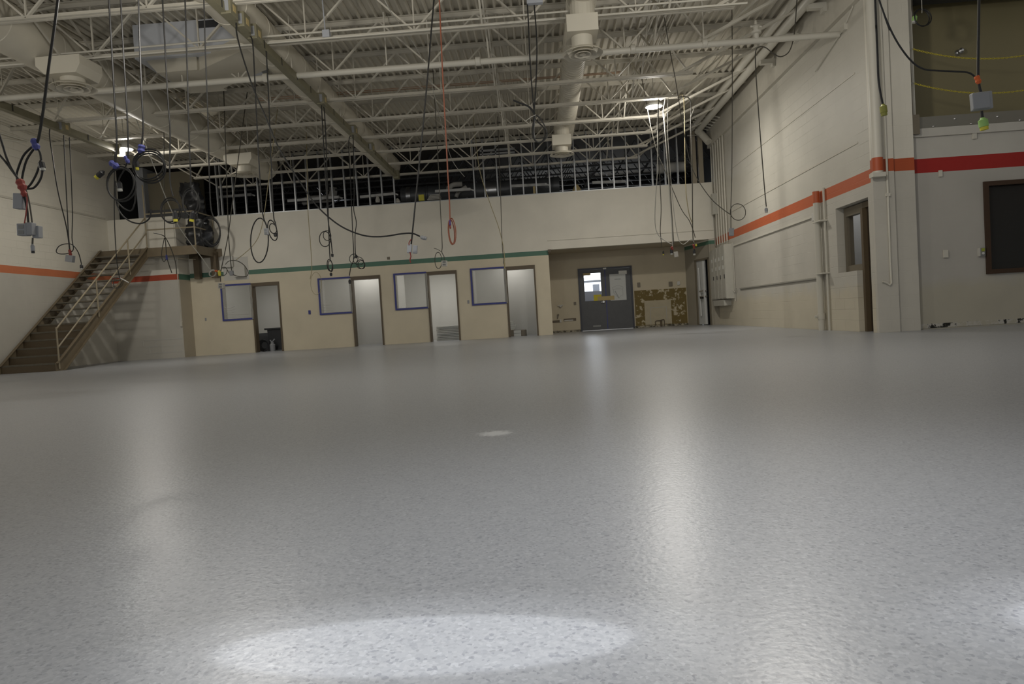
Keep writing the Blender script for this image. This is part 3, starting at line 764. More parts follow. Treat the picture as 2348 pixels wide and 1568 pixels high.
for yy, xx, zz in ((11.45, 0.92, 4.86), (18.75, 0.80, 4.92)):
    MB().box(xx-0.25, xx+0.25, yy-0.28, yy+0.28, 5.12, 5.39).lathe((xx+0.03, yy, 5.39), (0, 0, 1), [(0.0001, 0.2), (0.30, 0.2)], 20).build('takeoff_box', m_duct, rd)
    diffuser(rd, xx, yy, 5.1199, zz, 0.33)
cdz = thing('air_duct', (-4.72, 14, 5.85), 'cream round duct beside the long olive busway', 'duct')
spiral(-4.62, 5.80, 0.31, 9.0, 21.7, 0.9).build('duct_shell', m_duct, cdz, True)
ldu = thing('air_duct', (-8.4, 13, 5.75), 'large cream duct at left with two round diffusers', 'duct')
spiral(-8.35, 5.80, 0.40, 7.0, 20.9, 1.2).build('duct_shell', m_duct, ldu, True)
for yy, xx, zz in ((11.6, -7.75, 5.0), (18.5, -7.80, 4.93)):
    MB().prism([(xx-0.42, yy-0.3, 5.30), (xx-0.28, yy-0.3, 5.16), (xx+0.26, yy-0.3, 5.16), (xx+0.34, yy-0.3, 5.30), (xx+0.34, yy-0.3, 5.45), (xx-0.42, yy-0.3, 5.45)], (0, 0.6, 0)).build('takeoff_box', m_duct, ldu)
    diffuser(ldu, xx, yy, 5.1599, zz, 0.36)
ru = thing('rooftop_unit_duct', (-6.3, 12.4, 5.6), 'big pale boxy duct dropping from the roof unit between the left ducts', 'duct')
a = onY(300, 20, 12.6); b = onY(545, 130, 12.6)
MB().box(a.x, b.x, 12.6, 14.0, 5.82, 6.44).build('plenum_box', m_rtu, ru)
q0 = onY(455, 64, 12.58); q1 = onY(520, 26, 12.58)
MB().box(q0.x, q1.x, 12.56, 12.60, q0.z, min(q1.z, 6.4)).build('louver', m_dark, ru)
a2 = onZ(318, 150, 5.80); b2 = onZ(460, 190, 5.62); c2 = onZ(560, 135, 5.62)
MB().prism([(a.x+0.15, 12.7, 5.82), (-6.1, 12.7, 5.82), (-6.1, 12.7, 5.58), (a.x+0.35, 12.7, 5.58)], (0, 1.2, 0)).build('lower_trunk', m_duct, ru)
MB().prism([(-6.1, 12.75, 5.82), (-6.1, 12.75, 5.58), (-4.9, 12.2, 5.70), (-4.9, 12.2, 5.98), ], (0, 1.0, 0.0)).build('branch_duct', m_duct, ru)
# suspended unit box on the joist, dark
# ------------------------------------------------------------------ busways
def busway(name, x, y0, y1, label, boxes):
    b = thing(name, (x, (y0+y1)/2, 5.3), label, 'busway')
    MB().box(x-0.045, x+0.045, y0, y1, 5.30, 5.44).box(x-0.06, x+0.06, y0, y1, 5.288, 5.2999).build('housing', m_bus, b)
    y = y0+0.5
    while y < y1-0.4:
        MB().box(x-0.049, x+0.049, y, y+0.035, 5.313, 5.445).build('seam', m_busd, b); y += 0.76
    y = y0+1
    while y < y1:
        MB().bar((x, y, 5.44), (x, y, ZT), 0.015, 0.015).build('hanger_rod', m_steel, b); y += 1.55
    for yy in boxes:
        k = MB().box(x-0.02, x+0.13, yy-0.02, yy+0.22, 5.27, 5.50).build('plug_box', m_bus, b, False, 0.006)
        MB().box(x+0.01, x+0.10, yy-0.026, yy-0.02, 5.31, 5.46).build('cover', m_gbox, k)
        MB().box(x+0.13, x+0.134, yy+0.06, yy+0.15, 5.33, 5.43).build('label_plate', m_mask, k)
    return b
bw = busway('busway', -4.34, 4.0, 21.7, 'long olive busway running from the top of the frame to the stud wall', [9.95, 10.4, 10.85, 14.2, 16.6, 18.3])
MB().box(-4.42, -4.24, 21.7, 21.95, 5.24, 5.50).build('end_box', m_bus, bw, False, 0.01)
bw2 = busway('busway', -10.24, 6.0, 16.7, 'shorter olive busway along the left wall', [14.7])
MB().box(-10.32, -10.13, 16.7, 16.95, 5.24, 5.50).build('end_box', m_bus, bw2, False, 0.01)

# ------------------------------------------------------------------ high bay lamps
for i, (x, y, z) in enumerate(LAMPS):
    hl = thing('high_bay_lamp', (x, y, z), ['lit round high bay lamp hanging at the right', 'lit high bay lamp at the end of the left busway'][i], 'lamp', 'high bay lamps')
    MB().lathe((x, y, z), (0, 0, 1), [(0.0, 0.20), (0.04, 0.205), (0.06, 0.13), (0.16, 0.11), (0.18, 0.05), (0.22, 0.04)], 28).build('housing', m_white, hl, True)
    MB().lathe((x, y, z-0.012), (0, 0, 1), [(0, 0.17), (0.010, 0.192)], 28).build('lens', m_lamp, hl, True)
    MB().cyl((x, y, z+0.2), (x, y, ZT), 0.008, 6).build('hanger_cable', m_cordw, hl)

# ------------------------------------------------------------------ steel studs in the open framing
def stud(x, w=0.042):
    y0, y1 = YB+0.03, YB+0.125
    z0, z1 = 4.54, 6.42
    return MB().box(x-w/2, x-w/2+0.004, y0, y1, z0, z1).box(x-w/2, x+w/2, y0, y0+0.004, z0, z1).box(x-w/2, x+w/2, y1-0.004, y1, z0, z1)
xs = []
for px_ in (498, 507): xs.append(onY(px_, 470, YB).x)
px_ = 534.0
while px_ < 925: xs.append(onY(px_, 462-(px_-534)*0.06, YB).x); px_ += 28.4
for px_ in (1087.5, 1111, 1141, 1171, 1200, 1230, 1261, 1290, 1320, 1350, 1381, 1409, 1440, 1469, 1498, 1528, 1557): xs.append(onY(px_, 430, YB).x)
for i, x in enumerate(xs):
    tag(stud(x).build('wall_stud', m_galv), '%s steel stud from the left in the open framing over the back wall' % nth(i), 'stud', 'steel studs over the back wall')
tag(MB().box(xs[0]-0.05, xs[-1]+0.05, YB+0.02, YB+0.14, 4.532, 4.56).build('stud_track', m_galv), 'steel floor track under the row of studs', 'stud track')
for k, (xa, xb) in enumerate(((1100, 1180), (757, 775))):
    a = onY(xa, 345, YB+0.1); b = onY(xb, 341, YB+0.1)
    if k == 0:
        tag(MB().box(a.x, b.x, YB+0.03, YB+0.12, a.z-0.06, a.z).box(a.x, b.x, YB+0.03, YB+0.12, a.z-0.16, a.z-0.12).build('stud_blocking', m_galv), 'steel blocking between studs left of the right spiral duct', 'stud blocking')
for k, (xa, xb) in enumerate(((5.05, 5.20), (5.28, 5.42))):
    tag(MB().box(xa, xb, YB+0.1, YB+0.25, 4.46, 6.42).build('steel_post', mat('brown post%d' % k, (0.30, 0.26, 0.19), 0.6)), ['left', 'right']+[] and '' or ['left one', 'right one'][k]+' of two brown posts where the studs meet the right wall', 'post', 'brown posts')

for xx in (-8, -2, 3):
    light('void_fill_light', 'AREA', (xx, 26.5, 6.3), 30, NEUT, (xx, 26.5, 3), shape='DISK', size=0.5, spread=math.radians(110))  # unseen lamps added to brighten the ceiling void
# ------------------------------------------------------------------ things in the ceiling void
tag(MB().lathe((0, 25.0, 5.25), (1, 0, 0), [(-4.8, 0.32), (-3.9, 0.32), (-3.88, 0.34), (-3.84, 0.34), (-3.82, 0.32), (0.9, 0.32)], 24).build('void_duct', m_darkduct, None, True), 'long dark bare duct lying crosswise behind the studs', 'duct')
for k, (xa, xb) in enumerate(((928, 937), (1112, 1136))):
    a = onY(xa, 408, 24.7); b = onY(xb, 398, 24.7)
    tag(MB().lathe((a.x, 25, 5.25), (1, 0, 0), [(0, .335), (b.x-a.x, .335)], 24).build('foil_band', m_silver, None, True), ['narrow shiny foil band near the busway end', 'wide shiny foil band'][k]+' on the dark void duct', 'foil wrap')
for k, (xa, ya, xb, yb, Y) in enumerate(((502, 452, 577, 446, 24.5), (660, 461, 778, 452, 24.5), (826, 452, 905, 444, 24.0), (998, 439, 1079, 434, 24.0), (1172, 427, 1254, 423, 24.0), (1358, 419, 1432, 416, 24.5), (1395, 404, 1428, 402, 26))):
    a = onY(xa, ya, Y); b = onY(xb, yb, Y)
    tag(MB().bar(a, b, 0.10, 0.09).bar(b, b+Vector((0.12, 0, -0.05)), 0.03, 0.05).build('strip_light', m_white),
        '%s unlit white strip fixture from the left behind the studs' % nth(k), 'light fixture', 'unlit strip fixtures')
for k, (pts, Y, r) in enumerate((([(694, 463), (720, 457), (748, 456), (762, 450), (764, 430)], 25, 0.14), ([(1030, 428), (1028, 440), (1036, 425), (1060, 422)], 24.5, 0.09), ([(1046, 452), (1052, 440), (1070, 428)], 24.5, 0.07),
                                ([(1177, 440), (1180, 446), (1200, 444), (1250, 442)], 25, 0.06), ([(1506, 388), (1540, 384), (1570, 382)], 23.6, 0.17), ([(1190, 405), (1194, 415), (1225, 415)], 26, 0.07))):
    tag(MB().tube(smooth_path([onY(x, y, Y) for x, y in pts], 4), r, 12).build('insulated_pipe', m_insul, None, True), '%s pale insulated pipe from the left behind the studs' % ['first', 'second', 'third', 'fourth', 'last, thickest', 'upper short'][k], 'pipe', 'insulated pipes behind the studs')
for k in range(6):
    y = 23.9+k*1.05
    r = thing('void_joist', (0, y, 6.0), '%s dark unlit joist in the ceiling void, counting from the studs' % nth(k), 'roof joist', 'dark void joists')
    MB().box(-13, 6, y-0.05, y+0.05, 5.62, 5.67).build('bottom_chord', m_dark, r)  # lack of light in the void is in this dark colour
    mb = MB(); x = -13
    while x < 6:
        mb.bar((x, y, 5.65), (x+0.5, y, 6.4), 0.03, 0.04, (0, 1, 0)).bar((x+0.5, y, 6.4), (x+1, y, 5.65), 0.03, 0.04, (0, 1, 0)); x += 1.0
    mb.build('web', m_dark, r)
random.seed(5)
for k in range(7):
    a = Vector((-9+k*2.0+random.random(), 24+random.random()*3, 4.6+random.random()*0.6)); b = a+Vector((0.6+random.random(), 0.5, 0.9))
    tag(MB().bar(a, b, 0.05, 0.05).bar(b, (b.x, b.y, 6.4), 0.02, 0.02).build('void_strut', m_darkduct), '%s dark strut from the left hanging in the ceiling void' % nth(k), 'strut', 'dark void struts')
for k, (xa, ya, xb, yb, mm, lab, cat) in enumerate((
    (960, 447, 973, 460, m_yel, 'small yellow carton on top of the back wall', 'carton'),
    (981, 446, 1011, 459, m_insul, 'pile of grey ceiling boards on top of the back wall', 'boards'),
    (905, 455, 918, 465, m_plast, 'crumpled pale sheet on top of the back wall below the busway end', 'debris'),
    (860, 449, 872, 464, m_plast, 'pale lump of insulation on top of the back wall', 'debris'),
    (1312, 424, 1333, 442, m_mask, 'tan paper sack behind the studs right of the spiral duct', 'sack'),
    (1222, 428, 1228, 444, m_mask, 'yellowish strap hanging behind the studs', 'strap'))):
    a = onY(xa, ya, YB+0.5); b = onY(xb, yb, YB+0.5)
    if cat == 'debris' or cat == 'sack':
        mb = MB(); c = (a+b)/2; w2 = abs(b.x-a.x)/2; h2 = abs(a.z-b.z)/2
        mb.lathe((c.x, YB+0.5, c.z), (0, 0, 1), [(-h2, w2*0.9), (-h2*0.3, w2*1.05), (h2*0.4, w2*0.7), (h2, w2*0.3)], 7)
    elif cat == 'boards':
        mb = MB()
        for q in range(4): mb.box(a.x+0.03*q, b.x-0.02*(q % 2), YB+0.3, YB+0.7, b.z+q*0.045, b.z+q*0.045+0.035)
    else:
        mb = MB().box(a.x, b.x, YB+0.45, YB+0.6, b.z, a.z)
    tag(mb.build('void_'+cat, mm), lab, cat)
# right side: boxy duct coming down over the back wall above the landing, left
a = onY(336, 385, 22.8); b = onY(446, 478, 22.8)
vd = thing('riser_duct', ((a.x+b.x)/2, 22.8, 4.5), 'boxy brown and grey duct behind the stair landing', 'duct')
MB().box(a.x, b.x, 22.8, 23.6, 4.55, 6.2).build('brown_panel', mat('tan duct board', (0.20, 0.175, 0.12), 0.7), vd)
c = onY(312, 400, 22.6)
MB().box(c.x, a.x, 22.55, 23.6, 4.3, 6.35).build('grey_side', mat('grey duct side', (0.30, 0.31, 0.33), 0.5), vd)
MB().box(a.x-0.02, b.x, 22.7, 22.8, 4.55, 4.95).build('dark_base', m_darkduct, vd)

# ------------------------------------------------------------------ stair and landing
st = thing('steel_stair', (-12.9, 18.8, 0), 'brown steel stair climbing along the left wall to the landing', 'stair')
SX0, SX1, SY0, SY1, SZ = -13.60, -12.12, 16.62, 20.95, 3.47
nr = 17
def str_z(y): return (y-SY0)/(SY1-SY0)*(SZ-0.12)
for x in (SX0, SX1):
    y0, y1 = SY0, SY1
    poly = [(x, y0-0.05, 0), (x, y0+0.22, 0), (x, y1, str_z(y1)-0.16), (x, y1, str_z(y1)+0.14), (x, y0-0.05, 0.19)]
    sg = MB().prism(poly, (0.012, 0, 0))
    d = Vector((0, SY1-SY0, SZ-0.12)).normalized()
    sg.bar((x+0.035, y0-0.03, 0.19), (x+0.035, y1, str_z(y1)+0.14), 0.07, 0.012).bar((x+0.035, y0+0.22, 0.006), (x+0.035, y1, str_z(y1)-0.16), 0.07, 0.012)
    sg.build('stringer', m_brown, st)
ris = SZ/nr; run = (SY1-SY0-0.1)/(nr-1)
for k in range(nr-1):
    y = SY0+0.03+k*run; z = ris*(k+1)
    MB().box(SX0+0.02, SX1-0.0, y, y+run+0.02, z-0.038, z).build('tread', m_tread, st)
    if k < 6:
        MB().box(SX0+0.02, SX1, y+0.01, y+0.02, z-ris+0.001, z-0.039).build('riser', m_frame, st)
# handrail of the stair, inner side
def rz(y, h): return str_z(y)+h
HX = SX1+0.03
MB().tube([(HX, SY0+0.05, rz(SY0, 1.05)), (HX, SY1+0.02, rz(SY1, 1.05))], 0.021, 8).build('hand_rail', m_rail, st, True)
MB().tube([(HX, SY0+0.05, rz(SY0, 0.58)), (HX, SY1+0.02, rz(SY1, 0.58))], 0.019, 8).build('mid_rail', m_rail, st, True)
for yy in (SY0+0.05, SY0+1.75, SY0+3.35):
    MB().tube([(HX, yy, max(0.05, rz(yy, 0.0))), (HX, yy, rz(yy, 1.05))], 0.021, 8).build('rail_post', m_rail, st, True)
ld = thing('stair_landing', (-12, 21.5, 3.2), 'brown steel landing with railing at the head of the stair', 'landing')
LX1 = -10.52
MB().box(-13.66, LX1, 20.95, 20.97, SZ-0.27, SZ).box(-13.66, LX1, 20.97, 21.03, SZ-0.27, SZ-0.255).build('front_fascia', m_brown, ld)
MB().box(LX1-0.02, LX1, 20.97, YB-0.01, SZ-0.27, SZ).build('side_fascia', m_brown, ld)
MB().box(-13.66, LX1-0.02, 20.97, 21.58, SZ-0.10, SZ-0.005).box(-11.45, LX1-0.02, 21.58, YB-0.01, SZ-0.10, SZ-0.005).build('deck_plate', m_tread, ld)
for (xa, ya) in ((452, 20.0), (492, 20.0)):
    q = onY(xa, 600, YB-0.15)
    MB().box(q.x-0.09, q.x+0.09, YB-0.24, YB-0.06, 2.52, SZ-0.101).build('post', m_frame, ld)
MB().box(-11.45, -10.35, YB-0.05, YB, SZ-0.27, SZ).build('wall_ledger', m_brown, ld)
p0 = (SX1+0.03, 20.98, 0); p1 = (LX1-0.03, 20.98, 0); p2 = (LX1-0.03, YB-0.1, 0)
for nm, h in (('top_rail', 1.05), ('mid_rail', 0.56)):
    MB().tube([(p0[0], p0[1], SZ+h), (p1[0], p1[1], SZ+h), (p2[0], p2[1], SZ+h)], 0.021, 8).build(nm, m_rail, ld)
for q, h in ((p0, 1.95), (p1, 1.05), (p2, 1.05)):
    MB().tube([(q[0], q[1], SZ-0.02), (q[0], q[1], SZ+h)], 0.023, 8).build('rail_post', m_rail, ld, True)
MB().tube(smooth_path([(-11.9, 21.0, SZ-0.3), (-11.2, 21.1, SZ-0.36), (-10.7, 21.2, SZ-0.42)], 4), 0.004, 5).build('grounding_wire', m_rail, ld)
# bundle of black plastic on the landing
bm_ = MB(); n1, n2 = 34, 22
random.seed(11)
vs = []
for i in range(n1):
    t = i/(n1-1); z = SZ+0.02+t*2.05
    cx = -10.92+0.10*math.sin(t*5); wx = 0.40*(1.0-0.30*t**2)*(0.90+0.18*math.sin(t*9)); wy = 0.30*(1-0.3*t)
    for k in range(n2):
        th = 2*math.pi*k/n2; j = 0.86+0.20*random.random()+0.12*math.sin(3*th+t*11)+0.08*math.sin(7*th-t*17)
        vs.append((cx+wx*j*math.cos(th), 21.85+wy*j*math.sin(th), z+0.06*random.random()))
fs = [(i*n2+k, i*n2+(k+1) % n2, (i+1)*n2+(k+1) % n2, (i+1)*n2+k) for i in range(n1-1) for k in range(n2)] + [tuple(range(n2))[::-1], tuple((n1-1)*n2+k for k in range(n2))]
bm_.add(vs, fs)
bb = thing('plastic_bundle', (-10.92, 21.85, SZ), 'tall bundle of black plastic sheeting and hose standing on the landing', 'bundle')
bm_.build('sheeting', m_bag, bb, True)
q = onY(483, 532, 21.5)
hs = MB()
for k in range(3):
    hs.tube([(q.x+0.32*math.cos(t*math.pi/12)+0.02*k, 21.45-0.02*k, q.z+(0.42+0.03*k)*math.sin(t*math.pi/12)) for t in range(24)], 0.014, 6, True)
hs.build('hose_coil', m_bag, bb, True)
q = onY(440, 448, 21.9)
MB().lathe((q.x, 21.95, q.z), (0, -1, 0), [(0, 0.20), (0.08, 0.30), (0.2, 0.30), (0.24, 0.2), (0.10, 0.13)], 18).build('hose_mouth', m_bag, bb, True)
tag(MB().box(SX0+0.6, SX0+0.63, 18.72, 18.78, 0.7, 0.8).build('wall_plug_plate', m_blk), 'small black plate under the stair on the left wall', 'plate') if False else None

# wall bits around the landing
a = onY(507, 588, YB-0.05); b = onY(570, 640, YB-0.05)
wbx = thing('wall_panel_box', ((a.x+b.x)/2, YB, b.z), 'bare plaster panel with two grey boxes over the leftmost sidelight', 'wall box')
MB().box(a.x+0.02, b.x, YB-0.006, YB-0.001, b.z, a.z-0.05).build('plaster_patch', m_plast, wbx)
a1 = onY(536, 612, YB-0.1); b1 = onY(563, 634, YB-0.1)
MB().box(a1.x, b1.x, YB-0.14, YB-0.006, b1.z, a1.z).build('lower_box', m_plast, wbx, False, 0.01)
a1 = onY(505, 588, YB-0.1); b1 = onY(534, 612, YB-0.1)
MB().box(a1.x, b1.x, YB-0.10, YB-0.006, b1.z, a1.z).build('upper_box', m_plast, wbx, False, 0.01)
for (x, y, lab, mm, sx, sz) in ((472, 732, 'small outlet plate between the stair corner and the first sidelight', m_gbox, 0.05, 0.09), (710, 716, 'blue tape square on the beige wall left of the second sidelight', m_blue, 0.075, 0.13),
                                (891, 592, 'round bronze thermostat above the third sidelight', m_frameg, 0.09, 0.09), (1074, 692, 'grey switch plate between the third and fourth office openings', m_gbox, 0.06, 0.11)):
    q = onY(x, y, YB)
    tag(MB().box(q.x-sx/2, q.x+sx/2, YB-0.016, YB-0.001, q.z-sz/2, q.z+sz/2).build('wall_plate', mm, None, False, 0.004), lab, 'wall plate')
jl = MB()
for k_, z_ in enumerate((0.20, 0.41, 0.62)):
    jl.box(SX-1.25, SX-0.06, 21.594, 21.599, z_-0.012, z_+0.012)
for z_, o_ in ((0.305, 0.10), (0.515, 0.30)):
    for q_ in range(3): jl.box(SX-0.22-o_-0.41*q_, SX-0.20-o_-0.41*q_, 21.594, 21.599, z_-0.092, z_+0.092)
tag(jl.build('block_patch', m_plast), 'patch of pale mortar joints low on the block wall under the landing', 'wall patch')
# thin conduit with box on the stub corner
tag(MB().tube([(SX-0.02, 21.575, 4.5), (SX-0.02, 21.575, 1.12)], 0.012, 6).box(SX-0.05, SX+0.01, 21.55, 21.6, 1.0, 1.13).build('corner_conduit', m_pipe), 'thin cream conduit with a switch box on the block corner by the stair', 'conduit')
tag(MB().tube(smooth_path([onX(0, 318, -13.5), onX(60, 326, -13.5)], 2), 0.03, 8).tube([onX(0, 304, -13.5), onX(66, 324, -13.5)], 0.025, 8).build('wall_bracket', m_pipe), 'cream pipe bracket high on the left wall', 'bracket')

# ------------------------------------------------------------------ right wall fixtures
cabs = [(20.55, 20.98), (21.0, 21.38), (21.40, 21.80), (21.82, 22.28)]
cl = ['nearest grey electrical cabinet', 'second grey electrical cabinet from the camera', 'third grey electrical cabinet from the camera', 'farthest grey electrical cabinet']
for k, (ya, yb) in enumerate(cabs):
    zt = 2.40-0.015*k; zb_ = 0.80
    c = thing('electrical_cabinet', (5.57, (ya+yb)/2, zb_), cl[k]+' on the right wall', 'electrical cabinet', 'electrical cabinets')
    MB().box(5.45, XR, ya, yb, zb_, zt).build('body', m_panel, c, False, 0.006)
    MB().box(5.438, 5.45, ya+0.02, yb-0.02, zb_+0.03, zt-0.03).build('cover', m_panel, c, False, 0.004)
    ym = (ya+yb)/2
    for zz in (1.95, 1.68):
        MB().box(5.434, 5.438, ym-0.07, ym+0.05, zz, zz+0.11).build('label_plate', m_label, c)
    MB().box(5.425, 5.438, ya+0.05, ya+0.09, 1.40, 1.52).build('latch', m_blk, c)
tag(MB().box(5.46, XR, 20.9, 22.2, 0.60, 0.78).build('wireway', m_panel, None, False, 0.006), 'grey wireway box under the electrical cabinets', 'wireway')
for k, x in enumerate((1612, 1617, 1622, 1633, 1638.5, 1644, 1649.5, 1655, 1661)):
    q = onX(x, 420, XR-0.05)
    y = min(q.y, 22.25)
    zt = 6.02 if k < 3 else 6.22
    tag(MB().tube(smooth_path([(XR-0.05, y, 2.5), (XR-0.05, y, 4), (XR-0.05, y, zt-0.25), (XR-0.12, y+0.0, zt-0.06), (XR-0.35, y+0.02, zt), (XR-0.75, y+0.04, zt+0.02)], 4), 0.021, 8).build('wall_conduit', m_pipe, None, True),
        '%s cream conduit from the left rising from the electrical cabinets' % nth(k), 'conduit', 'conduits above the cabinets')
q = onX(1637, 470, XR-0.08)
tag(MB().box(XR-0.14, XR, q.y-0.12, q.y+0.12, q.z-0.3, q.z+0.35).build('junction_box', m_panel, None, False, 0.006), 'cream junction box among the conduits above the cabinets', 'electrical box')
tag(MB().tube(smooth_path([(5.2, 22.0, 6.1), (5.35, 22.1, 6.0), (5.5, 21.9, 5.7)], 3), 0.11, 12).build('elbow_pipe', m_pipe, None, True), 'thick cream elbow pipe in the top right corner of the framing', 'pipe')
dp = thing('downpipe', (XR-0.1, 14.05, 0), 'cream drain pipe running down the right wall left of the doorway', 'pipe')
MB().lathe((XR-0.085, 14.1, 0), (0, 0, 1), [(0, .06), (.22, .06), (.221, .075), (.34, .075), (.341, .062), (2.5, .062), (2.78, .062)], 16).build('pipe', m_pipe, dp, True)
MB().cyl((XR-0.03, 13.86, 0.0), (XR-0.03, 13.86, 2.8), 0.022, 8).build('conduit', m_pipe, dp, True)
for zz in (1.12, 2.15): MB().box(XR-0.15, XR, 13.80, 14.2, zz, zz+0.025).build('strap', m_pipe, dp)
MB().lathe((XR-0.16, 14.1, 0.28), (-1, 0, 0), [(0, .03), (.05, .03)], 8).build('cleanout', m_pipe, dp, True)
# orange paint carried over the pipes
MB().lathe((XR-0.085, 14.1, 2.545), (0, 0, 1), [(0, .066), (.225, .066)], 16).build('paint_band', mat('orange paint', ORANGE, 0.5), dp, True)
ra = onX(1700, 544, XR); rb = onX(1866, 495, XR)
sr = thing('surface_raceway', (XR, 17, 2.3), 'thin cream raceway below the orange stripe on the right wall', 'raceway')
MB().box(XR-0.035, XR, 14.35, 20.3, 2.30, 2.345).build('channel', m_pipe, sr)
MB().box(XR-0.07, XR, 14.25, 14.42, 2.22, 2.38).build('end_box', m_plast, sr, False, 0.01)
ra = onX(1693, 660, XR)
br = thing('bumper_channel', (XR, 17, 1.1), 'long grey channel at waist height on the right wall', 'channel')
MB().box(XR-0.03, XR, 14.25, 19.9, 1.045, 1.075).box(XR-0.008, XR, 14.25, 19.9, 1.0, 1.06).build('channel', mat('grey channel', (0.33, 0.315, 0.275), 0.5), br)
tag(MB().tube([(XR-0.03, 20.35, 2.4), (XR-0.03, 20.35, 0.72)], 0.012, 6).tube([(XR-0.05, 20.7, 1.14), (XR-0.03, 20.35, 0.95), (XR-0.05, 20.15, 1.1)], 0.012, 6).build('wall_wire', m_panel), 'thin conduit with a forked strap beside the cabinets', 'conduit')
# side window and door frame in the right wall opening
w6 = thing('window_6', (XR+0.2, 12.9, 1.1), 'bronze framed sidelight set deep in the right wall', 'window', None, 'structure')
mb = MB()
yy0, yy1 = 12.65, 13.40
for a0, a1, z0, z1 in ((yy0, yy0+0.07, 1.22, 2.14), (yy1-0.10, yy1, 1.22, 2.14), (yy0, yy1, 2.14, 2.30), (yy0, yy1, 1.10, 1.22)): mb.box(XR+0.14, XR+0.26, a0, a1, z0, z1)
mb.build('frame', m_frameg, w6)
MB().box(XR+0.19, XR+0.2, yy0+0.07, yy1-0.10, 1.22, 2.14).build('glass', m_glass, w6)
d7 = thing('door_7', (XR+0.2, 12.25, 0), 'dark bronze door frame at the near end of the right wall', 'doorway', None, 'structure')
MB().box(XR+0.10, XR+0.28, 12.57, 12.65, 0, 2.2).box(XR+0.14, XR+0.26, 12.121, 12.649, 2.2, 2.30).build('frame', m_frame, d7)
MB().box(XR+0.18, XR+0.23, 12.13, 12.57, 0, 2.2).build('door_leaf', mat('dark brown door', (0.045, 0.032, 0.02), 0.5), d7)
struct('wall_side_room', MB().box(XR+1.6, XR+1.65, 12.4, 16, 0, 3.2).box(XR+0.32, XR+1.6, 15.6, 15.65, 0, 3.2).box(XR+0.32, XR+1.6, 12.35, 16, 3.15, 3.2), m_room, 'pale room seen through the right sidelight', 'wall')
light('side_room_light', 'AREA', (XR+0.95, 14.2, 3.1), 14, (0.9, 0.95, 1.0), (XR+0.95, 14.2, 0), shape='RECTANGLE', size=0.6, size_y=0.8)
cp = thing('corner_pipe', (5.74, 11.87, 3), 'thick cream vertical pipe standing on the pier corner', 'pipe')
MB().cyl((5.735, 11.86, 2.66), (5.735, 11.86, 6.44), 0.085, 20).build('pipe', m_pipe, cp, True)
MB().cyl((5.735, 11.86, 2.70), (5.735, 11.86, 2.92), 0.088, 20).build('paint_band', mat('orange paint pier', (0.45, 0.085, 0.025), 0.5), cp, True)
MB().box(5.62, 5.83, 11.78, 11.92, 2.60, 2.67).build('collar', m_pipe, cp)
tag(MB().tube(smooth_path([(5.90, 11.90, 6.3), (5.91, 11.90, 3.5), (5.90, 11.90, 1.2), (5.90, 11.90, 0.82), (5.82, 11.9, 0.84), (5.76, 11.9, 0.86)], 3), 0.017, 8).box(5.87, 5.94, 11.88, 11.92, 2.28, 2.33).build('pier_conduit', m_pipe, None, True), 'thin cream conduit running down the pier face', 'conduit')
for (x, y, lab, sx, sz, mm) in ((2156, 398, 'small cream bracket under the red stripe', 0.06, 0.11, m_pipe), (2168, 582, 'blank cream plate left of the brown window', 0.08, 0.13, m_pipe), (2234, 312, 'small cream bracket under the ledge', 0.07, 0.10, m_pipe)):
    q = onY(x, y, 12.09)
    tag(MB().box(q.x-sx/2, q.x+sx/2, 12.07, 12.10, q.z-sz/2, q.z+sz/2).build('wall_plate', mm, None, False, 0.005), lab, 'wall plate')
q = onY(2249, 578, 12.09)
sw = thing('button_station', (q.x, 12.08, q.z), 'green and grey push button station beside the brown window', 'switch')
MB().box(q.x-0.05, q.x-0.03, 12.05, 12.10, q.z-0.07, q.z+0.07).build('box', m_plast, sw)
MB().box(q.x-0.03, q.x+0.045, 12.04, 12.10, q.z-0.065, q.z+0.07).build('cover', m_face, sw)
MB().box(q.x-0.02, q.x+0.035, 12.035, 12.04, q.z+0.01, q.z+0.06).build('green_label', mat('green label', (0.32, 0.36, 0.05), 0.6), sw)
MB().lathe((q.x+0.006, 12.04, q.z-0.025), (0, -1, 0), [(0, .02), (.012, .018)], 12).build('button', m_white, sw, True)
w7 = thing('window_7', (WX0, 12.12, WZ0), 'dim window with a dark brown frame in the alcove wall', 'window', None, 'structure')
rect_frame(MB(), WX0, WX1, WZ0, WZ1, 12.06, 12.26, 0.075).build('frame', m_bframe, w7)
MB().box(WX0+0.07, WX1-0.07, 12.16, 12.17, WZ0+0.07, WZ1-0.07).build('glass', m_dglass, w7)
q = onY(2208, 622, 12.12)
tag(MB().box(WX0+0.2, WX1, 13.4, 13.8, 0.0, 1.12).box(WX0+0.45, WX0+0.75, 13.38, 13.4, 1.0, 1.06).build('counter', mat('dim counter', (0.25, 0.24, 0.22), 0.6)), 'dim counter inside the room behind the brown window', 'counter')
